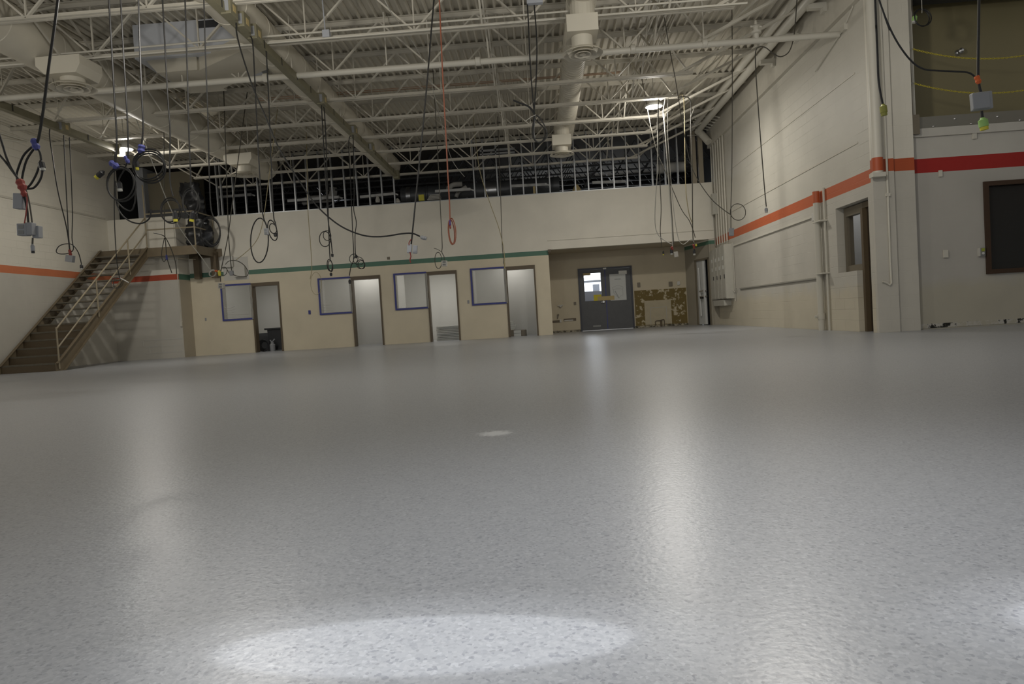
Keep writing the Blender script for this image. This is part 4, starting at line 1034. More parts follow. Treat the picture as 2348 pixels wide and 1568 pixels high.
# chained opening: post, chains, knob
tag(MB().cyl((6.43, 12.05, 3.30), (6.42, 12.05, 4.85), 0.022, 10).box(6.40, 6.52, 11.99, 12.06, 3.30, 3.62).build('chain_post', m_frameg, None, True), 'dark steel post at the left end of the yellow chains', 'post')
def chain_pts(p, q, sag, n):
    return [Vector(p).lerp(Vector(q), i/n)-Vector((0, 0, sag*4*(i/n)*(1-i/n))) for i in range(n+1)]
for k, (zz, lab) in enumerate(((4.72, 'upper'), (4.15, 'lower'))):
    mb = MB(); P = chain_pts((6.47, 12.02, zz), (9.7, 12.02, zz+0.12), 0.32, 90)
    for i in range(len(P)-1):
        c = (P[i]+P[i+1])/2; d = (P[i+1]-P[i]); dn = d.normalized()
        s = Vector((0, 1, 0)) if i % 2 else dn.cross(Vector((0, 1, 0)))
        loop = [c+dn*(0.024*math.cos(t))+s*(0.011*math.sin(t)) for t in [j*math.pi/4 for j in range(8)]]
        mb.tube(loop, 0.0042, 4, True)
    ch = thing('barrier_chain', (6.47, 12.02, zz), lab+' yellow plastic chain across the mezzanine opening', 'chain', 'yellow chains')
    mb.build('links', m_chain, ch)
    MB().tube([(6.42, 12.02, zz+0.01), (6.48, 12.02, zz)], 0.006, 5).build('hook', m_silver, ch)
q = onY(2200, 119, 12.9)
tag(MB().lathe((q.x, 12.95, q.z), (0, -1, 0), [(0, .06), (.02, .055), (.04, .03), (.10, .035), (.12, .05), (.15, .02)], 14).build('door_knob', m_silver, None, True), 'shiny metal knob on the olive wall behind the chains', 'knob')
for k, (x, y) in enumerate(((2141, 291), (2190, 272), (2228, 287), (2288, 267), (2093, 278), (2339, 280))):
    q = onY(x, y, 12.09)
    tag(MB().lathe((q.x, 12.10, min(max(q.z, 3.43), 3.57)), (0, -1, 0), [(0, .018), (.01, .018), (.02, .008)], 8).build('bolt', m_silver, None, True), '%s bolt head on the toe plate under the chains' % ['upper left', 'left of centre', 'lower middle', 'upper right', 'leftmost', 'rightmost'][k], 'bolt', 'toe plate bolts')
# small things on the office floors
q = onY(628, 800, 23.0)
bn = thing('wheeled_bin', (q.x, 23.2, 0), 'black lidded bin inside the leftmost doorway', 'bin')
bx0, bx1 = onY(614, 760, 23.0).x, onY(646, 760, 23.0).x
MB().prism([(bx0+0.06, 22.95, 0.02), (bx1-0.02, 22.95, 0.02), (bx1, 22.95, 0.72), (bx0, 22.95, 0.72)], (0, 0.5, 0)).build('body', m_bin, bn)
MB().box(bx0-0.08, bx1, 22.9, 23.5, 0.72, 0.78).build('lid', m_bin, bn, False, 0.01)
q = onY(605, 775, 23.4)
tag(MB().prism([(q.x-0.17, 23.35, 0), (q.x+0.24, 23.35, 0), (q.x+0.20, 23.35, 0.62), (q.x-0.14, 23.35, 0.62)], (0, 0.4, 0)).build('storage_tub', m_tub), 'smoky grey tub beside the black bin in the leftmost doorway', 'tub')
q = onY(605, 793, 22.75)
hc = MB()
for k in range(4): hc.tube([(q.x+(0.18-0.02*k)*math.cos(t*math.pi/10), 22.72+0.035*k, 0.21+(0.19-0.02*k)*math.sin(t*math.pi/10)) for t in range(20)], 0.02, 6, True)
tag(hc.build('hose_reel', m_bin, None, True), 'coil of black hose on the floor in the leftmost doorway', 'hose')
q = onY(624, 795, 22.7)
tag(MB().lathe((q.x, 22.74, 0), (0, 0, 1), [(0, .08), (.22, .09), (.24, .06), (.30, .05)], 12).bar((q.x-0.02, 22.72, 0.28), (q.x+0.10, 22.7, 0.40), 0.03, 0.03).bar((q.x, 22.72, 0.3), (q.x-0.06, 22.7, 0.38), 0.03, 0.03).build('paint_sprayer', m_gbox, None, True), 'grey sprayer tank with handle beside the hose coil', 'sprayer')
bx0, bx1 = FR[2][1]+0.07, FR[2][2]-0.06
for k in range(9):
    z = 0.005+k*0.054
    tag(MB().box(bx0+0.01*(k % 3), bx1-0.012*(k % 2), 23.1+0.02*(k % 4), 23.9, z, z+0.045).build('ceiling_board', m_paper), '%s white board from the floor in the stack inside the third doorway' % nth(k), 'board', 'boards stacked in the third doorway')
q = onY(1186, 760, 22.9)
car = [(q.x-0.20, 23.1, 0.22, 0.30, 0.08), (q.x-0.16, 23.1, 0.30, 0.26, 0.075), (q.x-0.26, 23.12, 0.375, 0.32, 0.07), (q.x+0.00, 23.0, 0.0, 0.24, 0.20), (q.x-0.24, 23.15, 0.445, 0.24, 0.06)]
nmz = ['wide flat', 'second flat', 'widest', 'lowest upright', 'topmost']
for k, (x, y, z, ww, hh) in enumerate(car):
    c = thing('carton', (x, y, z), '%s white carton of the pile in the rightmost doorway' % nmz[k], 'carton', 'cartons in the rightmost doorway')
    MB().box(x-ww/2, x+ww/2, y, y+0.3, z, z+hh).build('box', m_paper, c, False, 0.003)
    MB().box(x-ww/2, x+ww/2, y-0.002, y, z+hh*0.45, z+hh*0.52).build('seam', m_ink, c)
tag(MB().box(q.x-0.42, q.x+0.30, 23.02, 23.5, 0.0, 0.20).box(q.x-0.34, q.x-0.08, 23.05, 23.45, 0.2, 0.22).build('tool_bag', m_frameg, None, False, 0.03), 'brown bag under the pile in the rightmost doorway', 'bag')

# ------------------------------------------------------------------ hanging cords
def PT(p, Y):
    return onY(p[0], p[1], p[2] if len(p) > 2 else Y)
def cord(label, pts, Y, r, m=None, group=None, up=False, cat='cord', k=5, name='hanging_cord', at=None):
    m = m or m_cord
    P = [PT(p, Y) for p in pts]
    if up:
        if P[0].z < ZD-0.05:
            d = P[0]-P[1]; sl = max(-0.35, min(0.35, d.x/d.z)) if d.z > 1e-3 else 0.0
            P = [Vector((P[0].x+sl*(ZD+0.01-P[0].z), P[0].y, ZD+0.01))] + P
    if at == 'bus': P = [Vector((-4.30, P[0].y, 5.292))] + P
    if at == 'busl': P = [Vector((-10.22, P[0].y, 5.292))] + P
    if at == 'chord':
        yj = min(jy, key=lambda q: abs(q-P[0].y)); P = [Vector((min(P[0].x, JX1-0.02), yj, ZB+0.004))] + P
    root = thing(name, P[0], label, cat, group)
    MB().tube(smooth_path(P, k), r, 7).build('cable', m, root, True)
    return root
def coil(root, cx, cy, rx, ry, Y, r, m, n=2, tilt=0.0, name='coil', dx=3, dy=4):
    mb = MB(); s = pxm(Y)
    for q in range(n):
        c = onY(cx+dx*q, cy+dy*q, Y-0.012*q); pts = []
        for t in range(26):
            th = 2*math.pi*t/26; a = (rx-1.6*q)*s*math.cos(th); b = (ry-1.2*q)*s*math.sin(th)
            pts.append(c+Vector((a*math.cos(tilt)-b*math.sin(tilt), 0.03*math.sin(th+q), a*math.sin(tilt)+b*math.cos(tilt))))
        mb.tube(pts, r, 7, True)
    return mb.build(name, m, root, True)
def plug(root, x, y, Y, w, h, ang, tip=None, body=None, name='plug'):
    """w, h in pixels; ang = lean of the plug axis from straight down, radians, towards +x"""
    s = pxm(Y); c = onY(x, y, Y); d = Vector((math.sin(ang), 0, -math.cos(ang)))
    rr = w*s/2; L_ = h*s
    o = MB().lathe(c-d*L_*0.5, d, [(0, rr*0.45), (L_*0.12, rr*0.6), (L_*0.2, rr), (L_*0.72, rr), (L_*0.74, rr*0.9)], 14).build(name, body or m_blk, root, True)
    if tip: MB().lathe(c+d*L_*0.22, d, [(0, rr*0.86), (L_*0.26, rr*0.86)], 14).build('plug_face', tip, o, True)
    return o
def tape(root, x, y, Y, w, h, ang, m, name='tape_wrap'):
    s = pxm(Y); c = onY(x, y, Y); d = Vector((math.sin(ang), 0, -math.cos(ang))); a = d.cross(Vector((0, 1, 0)))
    mb = MB(); L_ = h*s/2; W_ = w*s/2
    mb.lathe(c-d*L_, d, [(0, W_*0.7), (L_*0.4, W_), (L_*0.9, W_*0.8), (L_*1.4, W_*1.05), (L_*2, W_*0.6)], 9)
    return mb.build(name, m, root)
def gbox(root, x, y, Y, w, h, dpt, ang=0.0, m=None, name='outlet_box', face=True):
    s = pxm(Y); c = onY(x, y, Y); W_, H_ = w*s/2, h*s/2
    ca, sa = math.cos(ang), math.sin(ang)
    def Q(u, v, dd): return c+Vector((u*ca-v*sa, dd, u*sa+v*ca))
    mb = MB().prism([Q(-W_, -H_, -dpt/2), Q(W_, -H_, -dpt/2), Q(W_, H_, -dpt/2), Q(-W_, H_, -dpt/2)], (0, dpt, 0))
    o = mb.build(name, m or m_gbox, root, False, 0.006)
    if face:
        f = MB()
        for v in (-0.45, 0.45):
            f.prism([Q(-W_*0.55, H_*(v-0.30), -dpt/2-0.004), Q(W_*0.55, H_*(v-0.30), -dpt/2-0.004), Q(W_*0.55, H_*(v+0.30), -dpt/2-0.004), Q(-W_*0.55, H_*(v+0.30), -dpt/2-0.004)], (0, 0.004, 0))
        f.build('outlet', m_face, o)
    return o
G1 = 'heavy cords hanging at the left'
# --- upper left, nearest
Y = 6.4
c = cord('thickest black cord at far left, ending in a blue taped coil with a black plug', [(134, -10), (125, 60), (112, 150), (102, 230), (95, 280), (88, 318), (82, 332)], Y, 0.013, group=G1, up=True)
tape(c, 81, 331, Y, 17, 26, 0.25, m_blue)
MB().tube(smooth_path([PT(p, Y) for p in ((78, 333), (55, 355), (42, 385), (38, 405), (45, 425), (50, 432))], 5), 0.010, 7).build('loop', m_cord, c, True)
MB().tube(smooth_path([PT(p, Y) for p in ((80, 338), (62, 365), (53, 395), (50, 420), (54, 432), (68, 425), (82, 402), (90, 380))], 5), 0.010, 7).build('loop', m_cord, c, True)
MB().tube(smooth_path([PT(p, Y) for p in ((85, 338), (92, 352), (95, 375), (97, 392), (92, 412), (78, 430), (62, 433))], 5), 0.010, 7).build('loop', m_cord, c, True)
plug(c, 96, 380, Y, 14, 24, 0.15, m_clear)
Y = 6.2
c = cord('pair of black cords with red tape at far left carrying four grey outlet boxes', [(-20, 250), (2, 320), (18, 370), (36, 402), (47, 420)], Y, 0.010, group=G1, up=True)
MB().tube(smooth_path([PT(p, Y) for p in ((-20, 335), (5, 362), (28, 392), (46, 418), (56, 450), (62, 480), (65, 512))], 5), 0.010, 7).build('cable_branch', m_cord, c, True)
MB().tube(smooth_path([PT(p, Y-0.01) for p in ((58, 430), (66, 460), (71, 490), (74, 515))], 5), 0.007, 7).build('cable_branch', m_cordg, c, True)
tape(c, 49, 424, Y-0.02, 20, 26, 0.35, m_red); tape(c, 54, 440, Y-0.02, 14, 22, 0.2, m_red)
MB().tube(smooth_path([PT(p, Y-0.03) for p in ((56, 440), (62, 455), (60, 485), (56, 512))], 4), 0.006, 5).build('red_strap', m_red, c)
gbox(c, 47, 462, Y+0.02, 23, 36, 0.08, -0.1, m_gbox, face=False)
gbox(c, 55, 527, Y, 23, 28, 0.07, -0.05); gbox(c, 70, 525, Y, 18, 29, 0.06, -0.05, face=False)
gbox(c, 86, 532, Y+0.05, 16, 28, 0.06, -0.05, face=False)
MB().tube([PT((75, 545), Y), PT((74, 565), Y)], 0.008, 7).build('cable_branch', m_cordg, c, True)
plug(c, 75, 570, Y, 9, 22, 0.0, m_blk, m_gbox)
# --- heavy cords with twist plugs
Y = 8.0
c = cord('heavy black cord ending in a big coil with a tilted yellow plug', [(249, -10), (256, 110), (262, 220), (267, 300), (267, 345), (264, 372)], Y, 0.0105, group=G1, up=True)
tape(c, 262, 378, Y, 16, 22, 0.9, m_blue)
coil(c, 276, 420, 33, 40, Y, 0.010, m_cord, 2, 0.1)
plug(c, 229, 400, Y, 13, 26, -0.95, m_yel)
Y = 8.1
c = cord('heavy black cord hung on the big coil with a dark straight plug', [(276, -10), (283, 120), (289, 220), (293, 300), (293, 360), (285, 388), (275, 405), (270, 420)], Y, 0.0095, group=G1, up=True)
tape(c, 291, 366, Y, 10, 18, 0.4, m_blue)
plug(c, 274, 427, Y-0.05, 13, 24, 0.05, m_clear)
MB().tube(smooth_path([PT(p, Y) for p in ((265, 415), (266, 460), (278, 490), (300, 508), (325, 512), (343, 500), (346, 480))], 5), 0.009, 7).build('loop', m_cord, c, True)
MB().tube(smooth_path([PT(p, Y) for p in ((268, 462), (285, 478), (302, 482), (310, 460), (311, 430))], 5), 0.009, 7).build('loop', m_cord, c, True)
Y = 8.2
c = cord('heavy black cord ending in a wide coil with a downward yellow plug under blue tape', [(317, -10), (321, 120), (325, 220), (328, 285), (326, 320), (324, 338)], Y, 0.0105, group=G1, up=True)
tape(c, 324, 342, Y, 17, 20, -0.2, m_blue)
coil(c, 340, 376, 37, 36, Y, 0.010, m_cord, 3, -0.15, dx=2, dy=5)
plug(c, 313, 378, Y, 12, 24, -0.05, m_yel)
Y = 9.0
c = cord('heavy black cord ending in a round coil before the landing with a yellow plug', [(372, -10), (379, 120), (385, 230), (390, 300), (389, 390), (391, 425), (397, 450)], Y, 0.010, group=G1, up=True)
coil(c, 390, 481, 23, 29, Y, 0.009, m_cord, 2, 0.1)
plug(c, 402, 496, Y-0.04, 12, 26, 0.0, m_yel)
c = cord('heavy black cord ending in a narrow upright coil with a yellow plug', [(424, -10), (429, 150), (433, 300), (437, 400), (437, 430)], Y, 0.010, group=G1, up=True)
coil(c, 436, 462, 19, 31, Y, 0.009, m_cord, 2, 0.05)
plug(c, 441, 496, Y-0.04, 12, 26, -0.25, m_yel)
c = cord('long black cord hanging rightmost of the heavy cords, looping at the black bundle', [(467, -10), (471, 120), (476, 250), (480, 400), (483, 470), (489, 496), (500, 512), (505, 535), (500, 556), (486, 563), (470, 548)], Y, 0.0085, group=G1, up=True)
# --- off the left busway
Y = 14.8
c = cord('three thin black cords tied into one grey box and a hanging plug', [(114, 296), (122, 370), (133, 440), (150, 510), (157, 550), (160, 580)], Y, 0.012, at='busl')
MB().tube(smooth_path([PT(p, Y) for p in ((146, 310), (150, 400), (155, 500), (157, 540), (161, 578))], 4), 0.011, 7).build('cable_branch', m_cord, c, True)
MB().tube(smooth_path([PT(p, Y) for p in ((159, 315), (163, 400), (166, 490), (165, 545), (168, 572), (155, 581), (137, 582), (129, 576), (136, 564), (152, 559), (167, 562), (180, 580), (187, 606))], 5), 0.010, 7).build('cable_branch', m_cord, c, True)
tape(c, 161, 580, Y-0.02, 7, 16, 0.1, m_red)
gbox(c, 161, 593, Y, 17, 16, 0.1, -0.2, m_gbox, face=False); plug(c, 187, 612, Y, 7, 12, 0.0, m_clear)
Y = 16.6
c = cord('thin black cord from the left busway end with a small coil over the stair', [(263, 352), (262, 440), (263, 520), (268, 600), (274, 636)], Y, 0.011, at='busl')
coil(c, 266, 648, 12, 13, Y, 0.008, m_cordg, 2, 0.0, dx=5, dy=0)
MB().tube(smooth_path([PT(p, Y) for p in ((276, 638), (286, 643), (295, 648))], 3), 0.016, 7).build('white_plug', m_cordw, c, True)
Y = 16.0
c = cord('black cord before the landing splitting into loose loops with blue tape', [(376, 300), (376, 420), (377, 500), (378, 540), (380, 560), (383, 592), (394, 626)], Y, 0.011, m_cordg, up=True)
MB().tube(smooth_path([PT(p, Y) for p in ((352, 534), (370, 538), (380, 546), (392, 570), (402, 600), (405, 628))], 4), 0.011, 7).build('cable_branch', m_cordg, c, True)
MB().tube(smooth_path([PT(p, Y) for p in ((377, 545), (371, 575), (371, 590), (376, 600), (382, 588), (380, 560))], 4), 0.009, 7).build('loop', m_cordg, c, True)
tape(c, 382, 590, Y-0.03, 5, 12, 0, m_blue)
Y = 15.5
c = cord('straight white cord slanting down from the left lamp to a small white coil', [(357, 392), (375, 440), (392, 480), (400, 497), (412, 522), (435, 555), (462, 590), (481, 617)], Y, 0.010, m_cordw, up=True)
coil(c, 487, 626, 8, 8, Y, 0.009, m_cordw, 2, 0.0, dx=1, dy=1)
plug(c, 503, 626, Y, 7, 13, 0.05, m_yel, m_yel); tape(c, 496, 621, Y, 5, 7, 1.4, m_otape)
Y = 16.5
c = cord('grey brown cords crossing over the first sidelight, one ending in a double box', [(531, 480), (523, 540), (512, 595), (506, 625), (506, 646)], Y, 0.011, m_cordg, up=True)
coil(c, 513, 622, 8, 10, Y, 0.008, m_cordg, 1)
gbox(c, 508, 655, Y, 12, 13, 0.12, -0.1, m_plast)
c = cord('grey brown cord with a grey box and a wide thin loop beside it', [(522, 480), (524, 540), (528, 590), (531, 620)], Y-0.3, 0.011, m_cordg, up=True)
MB().tube(smooth_path([PT(p, Y-0.3) for p in ((517, 606), (524, 599), (538, 597), (552, 602), (563, 612), (569, 625), (565, 633), (550, 634), (535, 630), (526, 627), (521, 618))], 4), 0.009, 6).build('loop', m_cordg, c, True)
gbox(c, 531, 626, Y-0.3, 8, 11, 0.08, 0.05, m_gbox, face=False)
# --- from the long busway
Y = 10.3
c = cord('long black cord swooping from the near busway box to a grey connector at centre', [(543, 78), (555, 125), (580, 200), (610, 270), (640, 340), (690, 420), (725, 470), (765, 507), (800, 528), (840, 541), (880, 542), (920, 536), (945, 535), (963, 542)], Y, 0.0115, at='bus')
plug(c, 971, 545, Y, 9, 16, 1.25, m_gbox, m_gbox)
Y = 10.8
c = cord('black cord with the largest open loop and a grey box over the leftmost doorway', [(580, 105), (586, 220), (592, 340), (599, 460), (604, 498), (611, 516), (612, 525)], Y, 0.0105, at='bus')
coil(c, 595, 551, 21, 52, Y, 0.010, m_cord, 1, -0.06)
gbox(c, 611, 531, Y-0.04, 9, 15, 0.06, 0, m_gbox)
Y = 11.4
c = cord('black cord with two small loops and a square plug right of the largest loop', [(611, 128), (617, 250), (622, 380), (627, 490), (631, 510), (634, 525)], Y, 0.0105, at='bus')
coil(c, 625, 528, 10, 25, Y, 0.009, m_cord, 1, 0.25); coil(c, 626, 524, 8, 13, Y, 0.008, m_cord, 1, 0.45, name='loop')
plug(c, 632, 538, Y, 9, 9, 0.2, m_blk)
c = cord('thin tan wire curving from the studs down to the wall box', [(615, 420), (610, 460), (604, 502), (594, 540), (578, 565), (558, 583), (541, 596)], 17.5, 0.009, m_cordt, up=True)
Y = 14.3
c = cord('black cord from the mid busway box with a small round loop and a square plug', [(738, 258), (742, 330), (748, 430), (752, 500), (757, 535), (760, 560), (762, 580)], Y, 0.0115, at='bus')
coil(c, 745, 548, 13, 18, Y, 0.009, m_cord, 1, 0.1); coil(c, 750, 540, 9, 12, Y, 0.008, m_cord, 1, 0.3, name='loop')
plug(c, 762, 585, Y, 6, 8, 0, m_blk)
c = cord('black cord beside it reaching lower to a narrow coil and plug over the second sidelight', [(744, 258), (748, 340), (752, 470), (755, 560), (757, 595)], Y+0.1, 0.0115, at='bus')
coil(c, 756, 608, 6, 14, Y+0.1, 0.009, m_cord, 2, 0.12, dx=2, dy=2); plug(c, 759, 629, Y+0.1, 6, 8, 0, m_blk)
Y = 16.8
c = cord('black cord from the far busway box tangled in loops at the green stripe', [(800, 322), (804, 420), (808, 520), (811, 590), (805, 610), (801, 632)], Y, 0.011, at='bus')
coil(c, 811, 593, 10, 11, Y, 0.008, m_cord, 1); coil(c, 827, 606, 9, 11, Y, 0.008, m_cord, 2, 0.3, dx=2, dy=1, name='loop')
plug(c, 802, 646, Y, 6, 10, 0.0, m_blk)
c = cord('second black cord into the tangle, kinked halfway, ending in a dark plug', [(810, 322), (812, 440), (811, 480), (817, 510), (814, 540), (815, 580), (818, 592)], Y-0.15, 0.011, at='bus')
coil(c, 822, 598, 12, 9, Y-0.15, 0.008, m_cord, 1, -0.5); plug(c, 816, 588, Y-0.15, 7, 8, -0.4, m_blk)
c = cord('thin tan wire with one oval loop left of the second sidelight', [(704, 380), (706, 480), (712, 560), (715, 610), (714, 625), (711, 640)], 19.5, 0.010, m_cordt, up=True)
coil(c, 725, 650, 13, 26, 19.5, 0.006, m_cordt, 1)
# --- centre
Y = 10.6
c = cord('black cord at centre with red ties and two pale grey boxes', [(996, -10), (989, 70), (981, 170), (970, 290), (957, 420), (948, 510), (943, 560)], Y, 0.0125, up=True)
gbox(c, 939, 570, Y, 10, 20, 0.06, 0.12*-1, m_gboxl, face=False); gbox(c, 952, 572, Y, 10, 19, 0.05, -0.12, m_gboxl, face=False)
MB().tube(smooth_path([PT(p, Y-0.03) for p in ((943, 548), (938, 556), (938, 562))], 3), 0.008, 6).build('red_tie', m_red, c, True)
MB().tube(smooth_path([PT(p, Y-0.03) for p in ((940, 578), (942, 588), (940, 596), (942, 602))], 3), 0.010, 6).build('red_tie', m_red, c, True)
Y = 10.2
c = cord('orange cord hanging from the roof to a narrow orange coil', [(1007, -10), (1011, 80), (1016, 190), (1022, 300), (1027, 400), (1031, 470), (1032, 520)], Y, 0.0105, m_cordo, up=True)
coil(c, 1037, 530, 8, 30, Y, 0.009, m_cordo, 2, 0.03, dx=-2, dy=2); tape(c, 1032, 511, Y-0.02, 5, 14, 0, m_purp); tape(c, 1032.5, 520, Y-0.02, 4, 9, 0, m_red)
Y = 16.0
c = cord('thin dark cord with an open loop and pale outlet box over the third doorway', [(996, 216), (1001, 300), (1006, 400), (1010, 480), (1014, 560), (1013, 577), (1018, 588), (1019, 598)], Y, 0.0095, m_cordg, up=True)
coil(c, 1005, 597, 8, 19, Y, 0.008, m_cordg, 1, 0.0)
MB().tube(smooth_path([PT(p, Y) for p in ((995, 569), (1004, 572), (1013, 578))], 3), 0.006, 5).build('tail', m_cordg, c, True)
gbox(c, 1019, 604, Y, 13, 13, 0.08, -0.05, m_plast)
c = cord('thin white line draped across the deck and down over the fourth sidelight', [(880, -5, 11), (905, 40, 11.4), (945, 95, 12.2), (980, 160, 13.4), (1000, 235, 15), (1016, 300, 17), (1030, 350, 18.5), (1043, 378, 19), (1065, 405, 19.5)], 12, 0.007, m_cordw, up=True)
c = cord('thin tan wire falling from the studs to the knot over the fourth sidelight', [(1092, 330), (1098, 380), (1108, 420), (1125, 470), (1143, 520), (1153, 560), (1157, 590), (1156, 605)], 20.0, 0.010, m_cordt, up=True)
tape(c, 1157, 609, 20.0, 4, 14, 0.0, m_cordt, 'frayed_knot')
c = cord('thin brown cord dropping straight to the knot over the fourth sidelight', [(1143, 320), (1146, 400), (1149, 480), (1151, 550), (1155, 605)], 20.1, 0.010, m_cordg, up=True)
Y = 11.0
c = cord('doubled black cord hanging at centre with a teardrop loop tied by a white strap', [(1208, -10), (1212, 60), (1216, 150), (1222, 230), (1225, 262), (1222, 285), (1222, 312), (1230, 325), (1242, 325), (1252, 316), (1254, 303), (1247, 285), (1237, 270), (1226, 262)], Y, 0.0105, up=True)
MB().tube(smooth_path([PT(p, Y) for p in ((1225, 12), (1231, 100), (1229, 190), (1225, 262), (1232, 278), (1246, 292), (1250, 308), (1246, 320), (1237, 328), (1227, 320), (1224, 300), (1227, 265))], 5), 0.0105, 7).build('cable_branch', m_cord, c, True)
MB().tube(smooth_path([PT(p, Y) for p in ((1177, 230), (1192, 236), (1208, 242), (1218, 250), (1226, 263))], 4), 0.014, 7).build('tail', m_cord, c, True)
MB().tube([PT((1229, 263), Y-0.02), PT((1218, 268), Y-0.02), PT((1206, 277), Y-0.02)], 0.006, 5).build('strap', m_cordw, c)
gbox(c, 1226, 2, Y, 36, 14, 0.1, 0.0, m_gboxl, 'roof_box', False)
# --- right group
Y = 16.6
G2 = 'wires hanging below the round lamp'
c = cord('bright white wire pair hanging straight beside the round lamp', [(1521, 256), (1524, 290), (1530, 370), (1535, 440), (1541, 520), (1542, 572)], Y, 0.012, m_cordw, G2, at='chord')
MB().tube(smooth_path([PT(p, Y) for p in ((1523, 256), (1527, 300), (1534, 390), (1540, 480), (1545, 560))], 4), 0.009, 6).build('cable_branch', m_cordg, c, True)
plug(c, 1540, 577, Y, 7, 14, 0, m_clear); tape(c, 1541, 569, Y-0.03, 6, 8, 0.3, m_red); gbox(c, 1550, 583, Y, 9, 12, 0.06, 0.1, m_plast, face=False)
c = cord('white wire leftmost of the group, curving in to the plugs', [(1507, 284), (1508, 330), (1507, 400), (1503, 460), (1502, 510), (1508, 536), (1522, 550), (1540, 560)], Y, 0.010, m_cordw, G2, at='chord')
c = cord('thin grey wire hanging to a small yellow plug left of the plugs', [(1511, 360), (1514, 430), (1516, 480), (1514, 530), (1518, 566)], Y, 0.009, m_cordg, G2, at='chord')
plug(c, 1521, 580, Y, 4, 10, 0, m_yel)
c = cord('tan wire hanging from the roof right of the round lamp', [(1567, 222), (1570, 300), (1571, 370), (1573, 440), (1580, 490), (1588, 512)], Y, 0.010, m_cordt, G2, at='chord')
c = cord('dark cord rightmost of the group ending in a black and white plug', [(1582, 228), (1584, 290), (1587, 380), (1588, 500), (1589, 545), (1592, 568)], Y, 0.012, m_cordg, G2, at='chord')
MB().tube(smooth_path([PT(p, Y) for p in ((1594, 242), (1588, 258), (1584, 268))], 3), 0.009, 6).build('tail', m_cordw, c, True)
tape(c, 1591, 565, Y-0.02, 5, 10, 0.2, m_red); plug(c, 1592, 578, Y, 6, 14, 0, m_clear); tape(c, 1596, 562, Y, 5, 5, 0, m_yel, 'yellow_cap')
c = cord('dark cord slanting from the roof down to the rightmost plug', [(1474, 192), (1484, 247), (1494, 300), (1508, 352), (1525, 392), (1560, 475), (1580, 505), (1590, 530), (1594, 545)], Y+0.2, 0.009, m_cordg, G2, up=True)
c = cord('white wire with a low sag between the two plug clusters', [(1531, 300), (1536, 380), (1541, 440), (1547, 500), (1556, 548), (1566, 560), (1575, 555), (1585, 548), (1592, 556)], Y-0.1, 0.008, m_cordw, G2, at='chord')
Y = 14.0
c = cord('thin dark cord slanting from the roof to the grey box beside the cabinets', [(1523, 40), (1535, 110), (1550, 190), (1566, 290), (1582, 370), (1600, 412), (1630, 455), (1658, 480), (1677, 493)], Y, 0.008, m_cordg, up=True)
coil(c, 1692, 486, 17, 19, Y, 0.0075, m_cordg, 1)
c = cord('thin brown cord hanging straight down to a grey box left of the orange stripe', [(1678, -10), (1679, 120), (1679, 250), (1678, 400), (1676, 470), (1676, 524)], Y, 0.008, m_cordg, up=True)
gbox(c, 1677, 532, Y, 10, 17, 0.07, 0.06*-1, m_gbox, face=False)
Y = 13.0
c = cord('dark cord arching over the sprinkler valve by the right wall', [(1828, -10), (1823, 60), (1818, 95), (1808, 120), (1790, 130), (1772, 122), (1757, 110), (1744, 107), (1734, 114), (1732, 140), (1736, 210), (1744, 320), (1752, 420), (1757, 474)], Y, 0.010, m_cordg, up=True)
plug(c, 1757, 482, Y, 7, 12, 0.0, m_clear, m_gbox)
Y = 6.6
c = cord('black cord beside the pier ending in a yellow plug', [(2006, -10), (2009, 60), (2012, 130), (2014, 180), (2019, 215), (2024, 238)], Y, 0.010, up=True)
plug(c, 2026, 252, Y, 15, 26, 0.08, m_ygr, m_ygr)
Y = 6.0
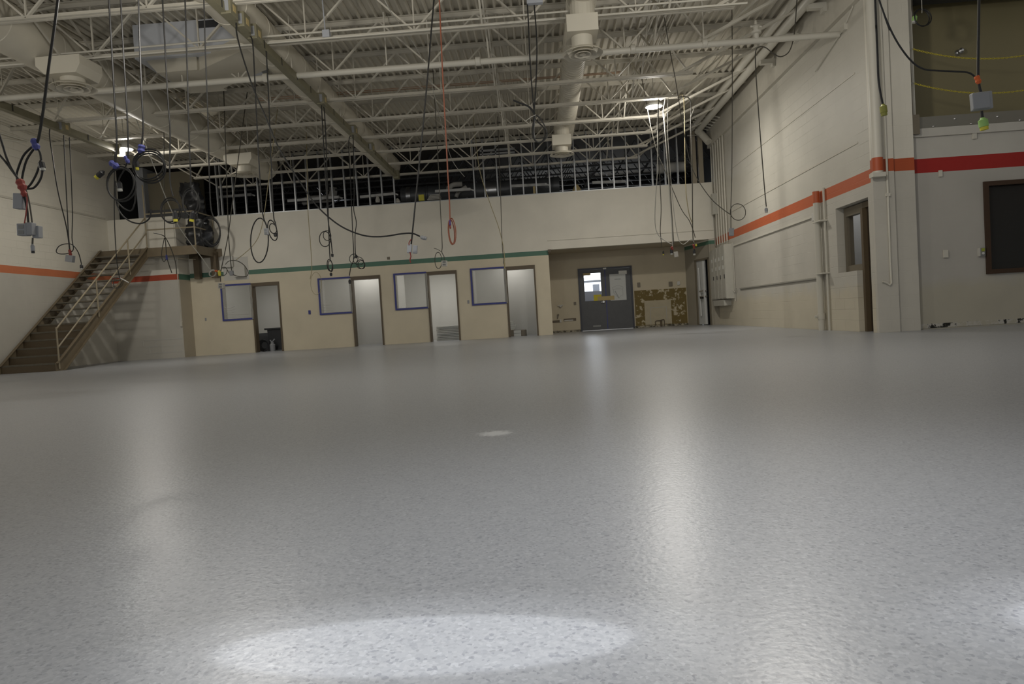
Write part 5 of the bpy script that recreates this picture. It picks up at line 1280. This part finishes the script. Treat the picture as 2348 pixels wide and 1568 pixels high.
c = cord('thick black cord with orange tape, a white box and a green plug', [(2245, -10), (2244, 60), (2243, 130), (2243, 175), (2246, 200), (2250, 212)], Y, 0.0105, up=True)
MB().tube(smooth_path([PT(p, Y) for p in ((2251, 255), (2252, 265), (2254, 274))], 3), 0.011, 7).build('cable_branch', m_cord, c, True)
tape(c, 2242, 183, Y-0.02, 12, 18, 0.3, m_otape)
gbox(c, 2250, 232, Y, 42, 38, 0.05, 0.05, m_gbox, 'junction_box', False)
gbox(c, 2249, 231, Y-0.035, 37, 34, 0.02, 0.05, m_gbox, 'box_lid', False)
pg = plug(c, 2255, 284, Y, 19, 28, 0.12, m_yel, m_grn)
c = cord('black cord sagging across the mezzanine opening to the orange tape', [(2012, -10), (2028, 35), (2048, 80), (2070, 116), (2095, 145), (2120, 159), (2150, 162), (2190, 164), (2218, 166), (2232, 173), (2241, 184)], Y+0.02, 0.0075, up=True)
Y = 11.5
c = cord('small coil of black cord with a green plug hung in the mezzanine opening', [(2090, -10), (2091, 20), (2094, 36)], Y, 0.012, m_cordg, up=True)
coil(c, 2115, 40, 19, 20, Y, 0.010, m_cord, 2, dx=-1, dy=1); plug(c, 2097, 44, Y, 10, 18, -0.2, m_clear, m_grn)
MB().tube([PT((2113, -5), Y), PT((2114, 20), Y), PT((2114, 30), Y)], 0.006, 5).build('strap', m_cordw, c)
# white box on the near joist
q = onY(749, 79, 11.5)
tag(MB().box(q.x-0.06, q.x+0.06, 11.44, 11.54, q.z-0.06, q.z+0.06).bar((q.x-0.02, 11.5, q.z+0.05), (q.x-0.04, 11.5, ZT), 0.02, 0.02).build('junction_box', m_gboxl, None, False, 0.006), 'pale grey junction box on the near joist chord right of the busway', 'electrical box')
q = onY(1941, 46, 13.0)
tag(MB().box(XR-0.06, XR, 12.6, 12.75, 5.35, 5.47).tube([(XR-0.03, 12.68, 5.4), (XR-0.03, 14.0, 5.1)], 0.012, 6).tube([(XR-0.03, 12.6, 5.45), (XR-0.03, 12.3, 5.62)], 0.012, 6).build('wall_conduit_box', m_pipe), 'cream box with conduit high on the right wall near the pier', 'electrical box')
